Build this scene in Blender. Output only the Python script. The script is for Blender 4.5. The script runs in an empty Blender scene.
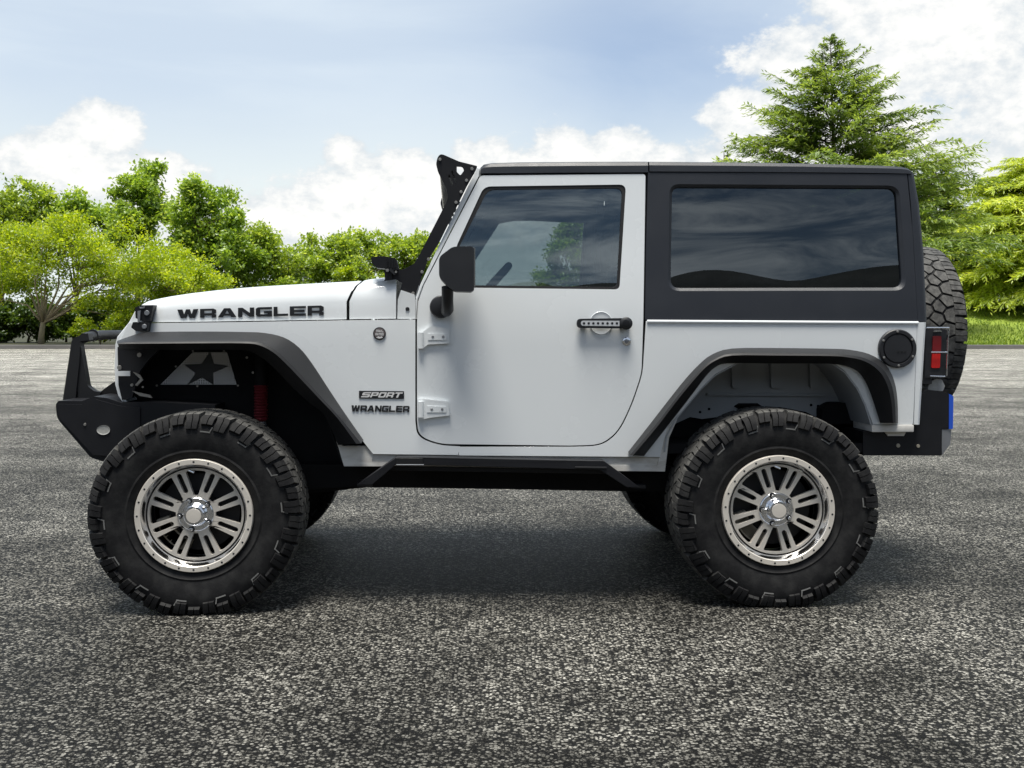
import bpy, bmesh, math, random
from math import radians, sin, cos, pi, sqrt, atan2, asin, hypot
from mathutils import Vector, Matrix, noise
from mathutils.geometry import tessellate_polygon

random.seed(7)
S = bpy.context.scene
COL = S.collection

# ---------------------------------------------------------------- camera
F_PX, CX, HY, DIST, EYE = 1100.0, 512.0, 328.0, 4.65, 1.2
cam_d = bpy.data.cameras.new('camera')
cam = bpy.data.objects.new('camera', cam_d)
COL.objects.link(cam)
cam.location = (0, -DIST, EYE)
cam.rotation_euler = (radians(90), 0, 0)
cam_d.sensor_width = 36.0
cam_d.lens = F_PX / 1024 * 36.0
cam_d.shift_y = -(384 - HY) / 1024
cam_d.clip_start = 0.05
cam_d.clip_end = 4000
S.camera = cam

# ---------------------------------------------------------------- sun, exposure
SUN_EL, SUN_AZ = radians(77), radians(-168)      # azimuth from +Y (beyond the car) towards +X
sun_d = bpy.data.lights.new('sun', 'SUN')
sun_d.energy = 4.8
sun_d.angle = radians(25)
sun_d.color = (1.0, 0.96, 0.88)
sun = bpy.data.objects.new('sun', sun_d)
COL.objects.link(sun)
sdir = Vector((sin(SUN_AZ) * cos(SUN_EL), cos(SUN_AZ) * cos(SUN_EL), sin(SUN_EL)))
sun.rotation_euler = (-sdir).to_track_quat('-Z', 'Y').to_euler()
sun.location = sdir * 60
S.view_settings.view_transform = 'Standard'
S.view_settings.look = 'None'
S.view_settings.gamma = 1.0
S.view_settings.use_curve_mapping = False
S.view_settings.exposure = 0.33
S.render.engine = 'CYCLES'
S.cycles.max_bounces = 10
S.cycles.transparent_max_bounces = 24
S.cycles.caustics_reflective = False
S.cycles.caustics_refractive = False

# ---------------------------------------------------------------- node helper
class NT:
    def __init__(s, tree):
        s.t = tree; s.n = tree.nodes; s.l = tree.links
    def new(s, typ, **kw):
        n = s.n.new(typ)
        for k, v in kw.items(): setattr(n, k, v)
        return n
    def put(s, sock, v):
        if hasattr(v, 'is_output'): s.l.new(v, sock)
        elif v is not None: sock.default_value = v
    def m(s, op, a, b=None, c=None, clamp=False):
        n = s.new('ShaderNodeMath', operation=op); n.use_clamp = clamp
        s.put(n.inputs[0], a)
        if b is not None: s.put(n.inputs[1], b)
        if c is not None: s.put(n.inputs[2], c)
        return n.outputs[0]
    def ss(s, v, a, b, lo=0.0, hi=1.0):
        n = s.new('ShaderNodeMapRange', interpolation_type='SMOOTHSTEP')
        s.put(n.inputs[0], v); s.put(n.inputs[1], a); s.put(n.inputs[2], b); s.put(n.inputs[3], lo); s.put(n.inputs[4], hi)
        return n.outputs[0]
    def mix(s, f, a, b, typ='MIX'):
        n = s.new('ShaderNodeMix', data_type='RGBA', blend_type=typ)
        s.put(n.inputs[0], f); s.put(n.inputs[6], a); s.put(n.inputs[7], b)
        return n.outputs[2]
    def noise(s, vec, scale, detail=4, rough=0.5, dist=0.0):
        n = s.new('ShaderNodeTexNoise')
        if vec is not None: s.put(n.inputs['Vector'], vec)
        n.inputs['Scale'].default_value = scale; n.inputs['Detail'].default_value = detail
        n.inputs['Roughness'].default_value = rough; n.inputs['Distortion'].default_value = dist
        return n.outputs[0]
    def mapping(s, vec, scale=(1, 1, 1), loc=(0, 0, 0)):
        n = s.new('ShaderNodeMapping'); s.put(n.inputs[0], vec)
        n.inputs['Scale'].default_value = scale; n.inputs['Location'].default_value = loc
        return n.outputs[0]
    def ramp(s, f, stops):
        n = s.new('ShaderNodeValToRGB'); s.put(n.inputs[0], f)
        e = n.color_ramp.elements
        while len(e) < len(stops): e.new(0.5)
        for i, (p, c) in enumerate(stops):
            e[i].position = p; e[i].color = (*c, 1) if len(c) == 3 else c
        return n.outputs[0]

# ---------------------------------------------------------------- sky (Nishita + cumulus by direction)
W = bpy.data.worlds.new('World'); S.world = W; W.use_nodes = True
w = NT(W.node_tree); w.n.clear()
SKY_STRENGTH = 0.10
tc = w.new('ShaderNodeTexCoord').outputs['Generated']
sx = w.new('ShaderNodeSeparateXYZ'); w.l.new(tc, sx.inputs[0])
X, Y, Z = sx.outputs
sky = w.new('ShaderNodeTexSky', sky_type='NISHITA'); sky.sun_disc = False
sky.sun_elevation = SUN_EL; sky.sun_rotation = SUN_AZ
sky.air_density = 1.0; sky.dust_density = 1.2; sky.ozone_density = 2.0
az = w.m('MULTIPLY', w.m('ARCTAN2', X, Y), 180 / pi)          # degrees right of straight ahead
el = w.m('MULTIPLY', w.m('ARCSINE', Z), 180 / pi)
n_big = w.noise(w.mapping(tc, (1, 1, 1.5)), 9, 6, 0.58)
n_fine = w.noise(w.mapping(tc, (1, 1, 1.5), (3, 1, 7)), 48, 8, 0.62)
n_veil = w.noise(w.mapping(tc, (1, 1, 3.4), (5, 2, 1)), 3.1, 5, 0.55, 0.6)
def blob(a, e, ra, re, k=1.0):
    da = w.m('DIVIDE', w.m('SUBTRACT', az, a), ra); de = w.m('DIVIDE', w.m('SUBTRACT', el, e), re)
    r2 = w.m('ADD', w.m('MULTIPLY', da, da), w.m('MULTIPLY', de, de))
    return w.m('MULTIPLY', w.m('EXPONENT', w.m('MULTIPLY', r2, -1.0)), k)
# cumulus banks: (azimuth, elevation, half widths in degrees)
BL = [(21.5, 14.0, 7.0, 4.0), (14.8, 13.2, 3.4, 2.4), (12.2, 10.6, 2.6, 1.6), (28, 8, 8, 4), (26, 10.5, 5, 4), (18, 9.4, 5.0, 2.2), (13.4, 8.9, 2.8, 1.3), (23.5, 17.5, 5, 2), (28.5, 16, 3, 4.0),
      (5.8, 9.2, 2.1, 1.2), (2.6, 9.3, 1.6, 1.0), (-1.8, 8.7, 2.2, 1.3), (8.2, 8.6, 1.8, 1.0), (-5.2, 8.1, 2.4, 1.2), (-8.7, 8.9, 1.25, 1.15),
      (-8.2, 6.9, 3.6, 1.3), (-1.0, 6.6, 7, 1.7), (-20.2, 9.6, 2.1, 1.5), (-22.4, 8.1, 3.2, 1.4), (-18.0, 7.6, 2.8, 1.3), (-30, 7.2, 5, 1.5), (5, 6, 14, 1.9), (-4.5, 7.0, 8, 2.0), (3.5, 8.0, 6, 1.6), (-12, 5.5, 9, 1.6), (11, 7.8, 5, 2.0), (17.5, 16.0, 3.2, 2.6), (-19.5, 7.2, 6, 1.6), (36, 9, 8, 4), (-40, 8, 7, 3)]
dens = None
for b in BL:
    g = blob(*b)
    dens = g if dens is None else w.m('MAXIMUM', dens, g)
d2 = w.m('ADD', dens, w.m('ADD', w.m('MULTIPLY', w.m('SUBTRACT', n_big, 0.5), 1.35), w.m('MULTIPLY', w.m('SUBTRACT', n_fine, 0.5), 0.85)))
front = w.ss(Y, 0.05, 0.35)
cum = w.m('MULTIPLY', w.ss(d2, 0.29, 0.56), front)
tone = w.ss(w.m('ADD', w.m('MULTIPLY', d2, 0.5), w.m('MULTIPLY', n_fine, 0.75)), 0.40, 0.95)
veil = w.ss(n_veil, 0.36, 0.70)
low = w.ss(el, 13.0, 5.0)                                       # the white haze low over the horizon
c_sky = w.mix(1.0, sky.outputs[0], (0.88, 0.97, 1.10, 1), 'MULTIPLY')
c_sky = w.mix(w.m('SUBTRACT', w.m('ADD', w.m('MULTIPLY', veil, 0.16), 0.80), blob(7, 13.5, 8, 6, 0.42)), c_sky, (5.8, 6.6, 7.4, 1))
c_sky = w.mix(w.m('MULTIPLY', low, 0.9), c_sky, (7.1, 7.65, 7.5, 1))
cl = w.mix(tone, (5.7, 6.15, 6.5, 1), (8.5, 8.4, 8.15, 1))
front_col = w.mix(w.m('MULTIPLY', cum, 0.94), c_sky, cl)
# sky behind the photographer: blue with long bright streaks of cirrus
n_str = w.noise(w.mapping(tc, (1.0, 1.0, 5.5), (1.3, 4, 2)), 6.0, 7, 0.62, 0.8)
streak = w.ss(n_str, 0.40, 0.72)
back_col = w.mix(streak, w.mix(1.0, sky.outputs[0], (0.66, 0.66, 0.64, 1), 'MULTIPLY'), (8.6, 9.2, 9.7, 1))
side = w.ss(Y, -0.25, 0.1)
allc = w.mix(side, back_col, front_col)
bg = w.new('ShaderNodeBackground'); w.l.new(allc, bg.inputs[0]); bg.inputs[1].default_value = SKY_STRENGTH
wo = w.new('ShaderNodeOutputWorld'); w.l.new(bg.outputs[0], wo.inputs[0])

# ---------------------------------------------------------------- materials
def new_mat(name):
    m = bpy.data.materials.new(name); m.use_nodes = True
    t = NT(m.node_tree); b = t.n['Principled BSDF']
    return m, t, b
def pos(t): return t.new('ShaderNodeNewGeometry').outputs['Position']
def objc(t): return t.new('ShaderNodeTexCoord').outputs['Object']
def simple(name, col, rough=0.5, metal=0.0, coat=0.0, var=0.0, vscale=8, bump=0.0, bscale=200, spec=0.5):
    m, t, b = new_mat(name)
    b.inputs['Roughness'].default_value = rough; b.inputs['Metallic'].default_value = metal
    b.inputs['Coat Weight'].default_value = coat; b.inputs['Coat Roughness'].default_value = 0.06
    b.inputs['Specular IOR Level'].default_value = spec
    c = objc(t)
    n = t.noise(c, vscale, 5, 0.6)
    lo = tuple(x * (1 - var) for x in col) + (1,); hi = tuple(min(1, x * (1 + var)) for x in col) + (1,)
    t.put(b.inputs['Base Color'], t.mix(n, lo, hi))
    t.put(b.inputs['Roughness'], t.ss(n, 0.3, 0.7, rough * 0.9, min(1, rough * 1.1)))
    if bump:
        bn = t.new('ShaderNodeBump'); bn.inputs['Strength'].default_value = bump; bn.inputs['Distance'].default_value = 0.002
        t.l.new(t.noise(c, bscale, 3, 0.6), bn.inputs['Height']); t.l.new(bn.outputs[0], b.inputs['Normal'])
    return m

M = {}
M['paint'] = simple('white_paint', (0.755, 0.785, 0.80), 0.27, coat=0.8, var=0.015, vscale=2)
# lower body paint with road dust
m, t, b = new_mat('dusty_white_paint')
c = objc(t)
n = t.noise(t.mapping(c, (3, 3, 9)), 3, 6, 0.65)
t.put(b.inputs['Base Color'], t.mix(t.ss(n, 0.35, 0.75), (0.70, 0.69, 0.66, 1), (0.50, 0.475, 0.43, 1)))
b.inputs['Roughness'].default_value = 0.5
M['dust_paint'] = m
M['inner_paint'] = simple('wheel_house_paint', (0.40, 0.42, 0.44), 0.5, var=0.10, vscale=6)
M['black_top'] = simple('black_textured_hardtop', (0.019, 0.022, 0.029), 0.42, var=0.12, vscale=5, bump=0.35, bscale=420)
M['plastic'] = simple('black_plastic', (0.013, 0.014, 0.017), 0.45, var=0.15, vscale=10, bump=0.3, bscale=500)
M['flare'] = simple('faded_black_flare', (0.012, 0.0125, 0.014), 0.5, var=0.25, vscale=5, bump=0.25, bscale=350, spec=0.35)
M['steel'] = simple('black_powder_coated_steel', (0.009, 0.0095, 0.012), 0.5, var=0.2, vscale=9, bump=0.3, bscale=380, spec=0.3)
M['dark'] = simple('underbody_black', (0.010, 0.010, 0.011), 0.8, var=0.3, vscale=7, spec=0.2)
M['cabin'] = simple('dark_cabin_trim', (0.02, 0.02, 0.022), 0.8, var=0.2, vscale=9)
M['decal'] = simple('black_decal', (0.012, 0.013, 0.016), 0.4)
M['grey_metal'] = simple('grey_metal', (0.30, 0.31, 0.33), 0.4, metal=0.7, var=0.15, vscale=20)
M['bolt'] = simple('bolt_zinc', (0.35, 0.34, 0.32), 0.4, metal=0.8)
M['satin'] = simple('satin_aluminium', (0.80, 0.75, 0.675), 0.32, metal=0.35, var=0.06, vscale=14)
M['chrome'] = simple('polished_aluminium', (0.80, 0.81, 0.83), 0.16, metal=1.0)
M['insert'] = simple('brushed_insert', (0.75, 0.77, 0.79), 0.35, metal=0.5)
M['badge'] = simple('badge_grey', (0.12, 0.10, 0.10), 0.35)
M['badge_white'] = simple('badge_white', (0.65, 0.65, 0.65), 0.4)
M['red_boot'] = simple('dark_red_rubber', (0.16, 0.016, 0.022), 0.5)
M['blue'] = simple('blue_reflector', (0.02, 0.09, 0.55), 0.25, coat=0.5)
M['rotor'] = simple('brake_steel', (0.022, 0.022, 0.024), 0.5, metal=0.4)
M['caliper'] = simple('cast_caliper', (0.33, 0.30, 0.24), 0.6, var=0.15)
M['seal'] = simple('rubber_seal', (0.008, 0.008, 0.009), 0.6)
M['lamp'] = simple('lamp_lens', (0.38, 0.38, 0.36), 0.2, coat=0.5, var=0.3, vscale=60)
m, t, b = new_mat('tyre_rubber')
c = objc(t)
n = t.noise(c, 14, 6, 0.65)
t.put(b.inputs['Base Color'], t.mix(t.ss(n, 0.35, 0.75), (0.009, 0.009, 0.010, 1), (0.026, 0.026, 0.026, 1)))
b.inputs['Roughness'].default_value = 0.7; b.inputs['Specular IOR Level'].default_value = 0.2
bn = t.new('ShaderNodeBump'); bn.inputs['Strength'].default_value = 0.3; bn.inputs['Distance'].default_value = 0.003
t.l.new(t.noise(c, 130, 4, 0.6), bn.inputs['Height']); t.l.new(bn.outputs[0], b.inputs['Normal'])
M['tyre'] = m
m, t, b = new_mat('tread_rubber')            # dusty, scuffed tread faces
c = objc(t)
n = t.noise(c, 30, 6, 0.7)
t.put(b.inputs['Base Color'], t.mix(t.ss(n, 0.3, 0.75), (0.022, 0.022, 0.022, 1), (0.12, 0.118, 0.11, 1)))
b.inputs['Roughness'].default_value = 0.75
bn = t.new('ShaderNodeBump'); bn.inputs['Strength'].default_value = 0.5; bn.inputs['Distance'].default_value = 0.004
t.l.new(t.noise(c, 90, 5, 0.65), bn.inputs['Height']); t.l.new(bn.outputs[0], b.inputs['Normal'])
M['tread'] = m
M['rib_glint'] = simple('rib_glint_rubber', (0.15, 0.15, 0.145), 0.7, var=0.3, vscale=40)  # paler grey rubber, paints in the light caught by raised side wall ribs
# perforated silver plate
m, t, b = new_mat('perforated_aluminium')
v = t.new('ShaderNodeTexVoronoi'); v.inputs['Scale'].default_value = 95; v.inputs['Randomness'].default_value = 0.1
t.l.new(t.mapping(objc(t), (1, 0, 1)), v.inputs['Vector'])
t.put(b.inputs['Base Color'], t.mix(t.ss(v.outputs['Distance'], 0.22, 0.34), (0.05, 0.05, 0.05, 1), (0.85, 0.85, 0.85, 1)))
b.inputs['Roughness'].default_value = 0.5
M['mesh'] = m
# glass
def glass(name, tint, refl_rough=0.0, ior=1.85):
    m, t, b = new_mat(name)
    t.n.remove(b)
    tr = t.new('ShaderNodeBsdfTransparent'); tr.inputs[0].default_value = (*tint, 1)
    gl = t.new('ShaderNodeBsdfGlossy'); gl.inputs['Roughness'].default_value = refl_rough; gl.inputs[0].default_value = (0.88, 0.95, 1.0, 1)
    fr = t.new('ShaderNodeFresnel'); fr.inputs[0].default_value = ior
    mx = t.new('ShaderNodeMixShader')
    t.l.new(fr.outputs[0], mx.inputs[0]); t.l.new(tr.outputs[0], mx.inputs[1]); t.l.new(gl.outputs[0], mx.inputs[2])
    t.l.new(mx.outputs[0], t.n['Material Output'].inputs[0])
    return m
M['glass'] = glass('tinted_door_glass', (0.66, 0.70, 0.70), ior=1.95)
M['dark_glass'] = glass('privacy_glass', (0.16, 0.18, 0.19))
M['screen'] = glass('windscreen_glass', (0.75, 0.8, 0.78))
m, t, b = new_mat('red_lens')
t.put(b.inputs['Base Color'], (0.55, 0.012, 0.012, 1)); b.inputs['Roughness'].default_value = 0.25; b.inputs['Coat Weight'].default_value = 0.5
M['red'] = m
m, t, b = new_mat('dark_red_lens')
t.put(b.inputs['Base Color'], (0.17, 0.006, 0.010, 1)); b.inputs['Roughness'].default_value = 0.3; b.inputs['Coat Weight'].default_value = 0.5
M['dark_red'] = m

# ---------------------------------------------------------------- pixel of the photo -> point on a plane of the vehicle
PSI = radians(3.0)
CS, SN = cos(PSI), sin(PSI)
MID = 0.95                                             # vehicle centre plane, v measured from the near tyre face
def P(px, py, v):
    dx = (px - CX) / F_PX; dz = -(py - HY) / F_PX
    tt = (v + CS * DIST) / (CS - SN * dx)
    x = tt * dx; y = -DIST + tt
    return x * CS + y * SN, EYE + tt * dz
def PV(px, py, vf):
    v = 0.17
    for _ in range(6):
        u, z = P(px, py, v); v = vf(u, z)
    return u, v, z
BELTS = [1.10 + 0.04 * i for i in range(7)]
def VB(u, z):
    d = max(0.0, z - 1.10)
    lean = 0.075 * (d * d / 0.48 if d < 0.24 else d - 0.12)
    return 0.17 + max(0.0, -0.95 - u) * 0.16 + lean
def const(v): return lambda u, z: v

def rnd(pts, seg=5):
    """polygon with (x, y, r): corners with r > 0 are rounded"""
    out = []; n = len(pts)
    for i, p in enumerate(pts):
        r = p[2] if len(p) > 2 else 0
        if not r: out.append((p[0], p[1])); continue
        a, c = pts[i - 1], pts[(i + 1) % n]
        def lerp(q):
            d = hypot(q[0] - p[0], q[1] - p[1]); k = min(r, d * 0.48) / max(d, 1e-6)
            return (p[0] + (q[0] - p[0]) * k, p[1] + (q[1] - p[1]) * k)
        s, e = lerp(a), lerp(c)
        for j in range(seg + 1):
            k = j / seg
            out.append(((1 - k) ** 2 * s[0] + 2 * k * (1 - k) * p[0] + k * k * e[0], (1 - k) ** 2 * s[1] + 2 * k * (1 - k) * p[1] + k * k * e[1]))
    return out
def ell(cx, cy, rx, ry=None, n=24):
    ry = ry or rx
    return [(cx + rx * cos(2 * pi * i / n), cy - ry * sin(2 * pi * i / n)) for i in range(n)]

class MB:
    """collects shapes into one mesh"""
    def __init__(s): s.bm = bmesh.new()
    def _merge(s, bm, mat, mirror=False):
        for f in bm.faces: f.material_index = mat
        bmesh.ops.recalc_face_normals(bm, faces=bm.faces[:])
        me = bpy.data.meshes.new('tmp'); bm.to_mesh(me); s.bm.from_mesh(me)
        if mirror:
            for vtx in bm.verts: vtx.co.y = 2 * MID - vtx.co.y
            bmesh.ops.reverse_faces(bm, faces=bm.faces[:])
            bm.to_mesh(me); s.bm.from_mesh(me)
        bpy.data.meshes.remove(me); bm.free()
    def sheet(s, px, vf, depth, holes=(), mat=0, mirror=False, off=0.0, world=False):
        """polygon traced on the vehicle's side, given thickness 'depth' inwards"""
        if not callable(vf): vf = const(vf)
        loops = [px] + list(holes); L = []
        for lp in loops:
            L.append([(PV(a, b_, vf) if not world else (a, 0, b_)) for a, b_ in lp])
        flat = [q for lp in L for q in lp]
        tris = tessellate_polygon([[Vector((q[0], q[2], 0)) for q in lp] for lp in L])
        bm = bmesh.new()
        vs = [bm.verts.new((q[0], 0, q[2])) for q in flat]
        for a, b_, c in tris:
            try: bm.faces.new((vs[a], vs[b_], vs[c]))
            except ValueError: pass
        bmesh.ops.dissolve_degenerate(bm, dist=1e-6, edges=bm.edges[:])
        if vf is VB:
            for co, no in [((0, 0, z_), (0, 0, 1)) for z_ in BELTS] + [((-0.95, 0, 0), (1, 0, 0))]:
                bmesh.ops.bisect_plane(bm, geom=bm.verts[:] + bm.edges[:] + bm.faces[:], dist=1e-6, plane_co=co, plane_no=no)
        for vtx in bm.verts: vtx.co.y = vf(vtx.co.x, vtx.co.z) + off
        r = bmesh.ops.extrude_face_region(bm, geom=bm.faces[:])
        for g in r['geom']:
            if isinstance(g, bmesh.types.BMVert): g.co.y += depth
        s._merge(bm, mat, mirror)
    def box(s, u0, u1, v0, v1, z0, z1, mat=0, mirror=False, bev=0.0, M_=None):
        bm = bmesh.new(); bmesh.ops.create_cube(bm, size=1)
        for q in bm.verts:
            q.co = Vector(((u0 + u1) / 2 + q.co.x * (u1 - u0), (v0 + v1) / 2 + q.co.y * (v1 - v0), (z0 + z1) / 2 + q.co.z * (z1 - z0)))
        if bev: bmesh.ops.bevel(bm, geom=bm.edges[:], offset=bev, segments=2, affect='EDGES', profile=0.6)
        if M_: bmesh.ops.transform(bm, matrix=M_, verts=bm.verts)
        s._merge(bm, mat, mirror)
    def loft(s, rows, mat=0, mirror=False, close=False, caps=False, thick=0):
        bm = bmesh.new()
        R = [[bm.verts.new(p) for p in r] for r in rows]
        for a, b_ in zip(R, R[1:]):
            n = len(a)
            for i in range(n if close else n - 1):
                j = (i + 1) % n
                try: bm.faces.new((a[i], a[j], b_[j], b_[i]))
                except ValueError: pass
        if caps:
            bm.faces.new(R[0]); bm.faces.new(list(reversed(R[-1])))
        if thick:
            bmesh.ops.recalc_face_normals(bm, faces=bm.faces[:])
            bmesh.ops.solidify(bm, geom=bm.faces[:], thickness=thick)
        s._merge(bm, mat, mirror)
    def tube(s, path, r, mat=0, mirror=False, seg=10):
        path = [Vector(p) for p in path]; n = len(path)
        rr = r if isinstance(r, (list, tuple)) else [r] * n
        rows = []; up = None
        for i, p in enumerate(path):
            d = (path[min(i + 1, n - 1)] - path[max(i - 1, 0)]).normalized()
            if up is None:
                up = Vector((0, 0, 1)) if abs(d.z) < 0.9 else Vector((1, 0, 0))
            a = d.cross(up).normalized(); b_ = a.cross(d).normalized(); up = b_
            rows.append([p + (a * cos(2 * pi * k / seg) + b_ * sin(2 * pi * k / seg)) * rr[i] for k in range(seg)])
        s.loft(rows, mat, mirror, close=True, caps=True)
    def lathe(s, c, prof, seg=32, mat=0, mirror=False, axis='v', caps=True, sc=(1, 1)):
        """prof: (radius, offset along axis)"""
        c = Vector(c); rows = []
        for r, o in prof:
            row = []
            for k in range(seg):
                a = 2 * pi * k / seg; p, q = r * cos(a) * sc[0], r * sin(a) * sc[1]
                row.append(c + (Vector((p, o, q)) if axis == 'v' else Vector((o, p, q)) if axis == 'u' else Vector((p, q, o))))
            rows.append(row)
        s.loft(rows, mat, mirror, close=True, caps=caps)
    def disc(s, px, py, v, rpx, depth, mat=0, mirror=False, seg=20, dome=0.0):
        """button on the side: centre pixel, radius in pixels, standing 'depth' proud of plane v"""
        u, z = P(px, py, v); r = rpx * (DIST + v + u * SN) / F_PX
        pr = [(r, 0), (r, -depth * 0.75), (r * 0.9, -depth)]
        if dome: pr += [(r * 0.5, -depth - dome * 0.8), (r * 0.05, -depth - dome)]
        s.lathe((u, v, z), pr, seg, mat, mirror)
    def build(s, name, mats, parent=None, bevel=0.0, smooth=None, bseg=2):
        me = bpy.data.meshes.new(name); s.bm.to_mesh(me); s.bm.free()
        if not isinstance(mats, (list, tuple)): mats = [mats]
        for m_ in mats: me.materials.append(M[m_] if isinstance(m_, str) else m_)
        if smooth is not None:
            for p in me.polygons: p.use_smooth = True
            me.set_sharp_from_angle(angle=radians(smooth))
        o = bpy.data.objects.new(name, me); COL.objects.link(o)
        if parent: o.parent = parent
        if bevel:
            b_ = o.modifiers.new('bevel', 'BEVEL'); b_.width = bevel; b_.segments = bseg; b_.limit_method = 'ANGLE'; b_.angle_limit = radians(38)
            b_.harden_normals = False
        return o

def mirror_obj(bmb):
    for q in bmb.bm.verts: q.co.y = 2 * MID - q.co.y
    bmesh.ops.reverse_faces(bmb.bm, faces=bmb.bm.faces[:])
def empty(name, loc=(0, 0, 0), parent=None):
    o = bpy.data.objects.new(name, None); COL.objects.link(o); o.location = loc; o.empty_display_size = 0.2
    if parent: o.parent = parent
    return o
def tag(o, label=None, cat=None, group=None, kind=None):
    if label: o['label'] = label
    if cat: o['category'] = cat
    if group: o['group'] = group
    if kind: o['kind'] = kind
    return o

# ================================================================ GROUND
def at(px, d): return ((px - CX) / F_PX * d, d - DIST)          # pixel column at depth d -> world x, y
m, t, b = new_mat('coarse_asphalt')
c = pos(t)
vo = t.new('ShaderNodeTexVoronoi'); vo.inputs['Scale'].default_value = 88; t.l.new(t.mapping(c, (1, 1, 0.3)), vo.inputs['Vector'])
sp = t.new('ShaderNodeSeparateColor'); t.l.new(vo.outputs['Color'], sp.inputs[0])
vo2 = t.new('ShaderNodeTexVoronoi'); vo2.inputs['Scale'].default_value = 210; t.l.new(c, vo2.inputs['Vector'])
sp2 = t.new('ShaderNodeSeparateColor'); t.l.new(vo2.outputs['Color'], sp2.inputs[0])
nf = t.noise(c, 60, 4, 0.7)
stone = t.m('ADD', t.m('MULTIPLY', sp.outputs[0], 0.62), t.m('MULTIPLY', sp2.outputs[1], 0.38))
stone = t.m('ADD', stone, t.m('MULTIPLY', t.m('SUBTRACT', nf, 0.5), 0.9))
pit = t.ss(vo.outputs['Distance'], 0.70, 0.46)
col = t.ramp(stone, [(0.24, (0.009, 0.009, 0.008)), (0.40, (0.050, 0.048, 0.042)), (0.58, (0.19, 0.182, 0.160)), (0.84, (0.47, 0.455, 0.405))])
col = t.mix(pit, (0.016, 0.016, 0.016, 1), col)
big = t.noise(c, 0.9, 4, 0.6, 0.5)
tracks = t.noise(t.mapping(c, (0.05, 0.55, 1)), 1.3, 5, 0.6)
gain = t.m('MULTIPLY', t.ss(big, 0.32, 0.70, 0.62, 1.30), t.m('MULTIPLY', t.ss(tracks, 0.3, 0.7, 0.70, 1.20), t.ss(t.noise(c, 3.0, 4, 0.6), 0.3, 0.7, 0.75, 1.2)))
sy = t.new('ShaderNodeSeparateXYZ'); t.l.new(c, sy.inputs[0])
far_gain = t.ss(t.m('ADD', sy.outputs[1], t.m('MULTIPLY', t.noise(c, 0.12, 3, 0.5), 8.0)), 2.0, 36.0, 0.72, 3.3)   # base colour gets lighter with distance across the lot
gain = t.m('MULTIPLY', gain, far_gain)
clump = t.noise(t.mapping(c, (1.0, 0.55, 1.0)), 32, 3, 0.75)
gain = t.m('MULTIPLY', gain, t.ss(clump, 0.30, 0.70, 0.55, 1.30))
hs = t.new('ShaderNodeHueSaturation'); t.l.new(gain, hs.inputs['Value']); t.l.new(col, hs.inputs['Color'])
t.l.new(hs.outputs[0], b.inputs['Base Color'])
b.inputs['Roughness'].default_value = 0.62
b.inputs['Specular IOR Level'].default_value = 0.12
hgt = t.m('ADD', t.m('MULTIPLY', pit, 0.7), t.m('MULTIPLY', stone, 0.5))
bn = t.new('ShaderNodeBump'); bn.inputs['Strength'].default_value = 0.9; bn.inputs['Distance'].default_value = 0.006
t.l.new(hgt, bn.inputs['Height']); t.l.new(bn.outputs[0], b.inputs['Normal'])
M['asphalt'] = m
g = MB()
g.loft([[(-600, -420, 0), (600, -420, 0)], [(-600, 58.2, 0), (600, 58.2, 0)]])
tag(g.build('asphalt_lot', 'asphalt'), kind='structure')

# kerb
M['kerb'] = simple('concrete_kerb', (0.13, 0.125, 0.12), 0.85, var=0.25, vscale=3, bump=0.3, bscale=40)
kb = MB()
kb.loft([[(-400, 58.1, 0), (400, 58.1, 0)], [(-400, 58.13, 0.21), (400, 58.13, 0.21)], [(-400, 58.17, 0.24), (400, 58.17, 0.24)],
         [(-400, 58.55, 0.24), (400, 58.55, 0.24)], [(-400, 58.55, 0), (400, 58.55, 0)]])
tag(kb.build('kerb', 'kerb'), kind='structure')

# verge and lawn rising to the right
m, t, b = new_mat('grass_ground')
c = pos(t)
n1 = t.noise(c, 0.5, 5, 0.6); n2 = t.noise(c, 9, 5, 0.7)
sx_ = t.new('ShaderNodeSeparateXYZ'); t.l.new(c, sx_.inputs[0])
litter = t.ss(t.m('ADD', sx_.outputs[0], t.m('MULTIPLY', n1, 10)), 14, 2)      # bare leaf litter under the trees, mown grass on the bank
t.put(b.inputs['Base Color'], t.mix(litter, t.mix(n2, t.mix(n1, (0.05, 0.10, 0.012, 1), (0.13, 0.19, 0.02, 1)), (0.30, 0.38, 0.04, 1)), t.mix(n2, (0.018, 0.022, 0.008, 1), (0.05, 0.05, 0.02, 1))))
b.inputs['Roughness'].default_value = 0.9
M['lawn'] = m
def lawn_z(x, y):
    k = max(0, min(1, (x - 8) / 14)); k = k * k * (3 - 2 * k)
    a = max(0, min(1, (y - 59.2) / 26)); a = a * a * (3 - 2 * a) * 0.55 + a * 0.45
    return 0.20 + k * a * 3.3 + 0.12 * noise.noise((x * 0.2, y * 0.2, 0))
rows = []
for j in range(30):
    y = 58.56 + 400 * (j / 29) ** 2.6
    rows.append([(x, y, 0.2 if j == 0 else lawn_z(x, y)) for x in [-400, -250, -150, -100] + [-80 + 4 * i for i in range(41)] + [100, 150, 250, 400]])
lw = MB(); lw.loft(rows)
tag(lw.build('lawn', 'lawn', smooth=180), kind='structure')

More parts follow.
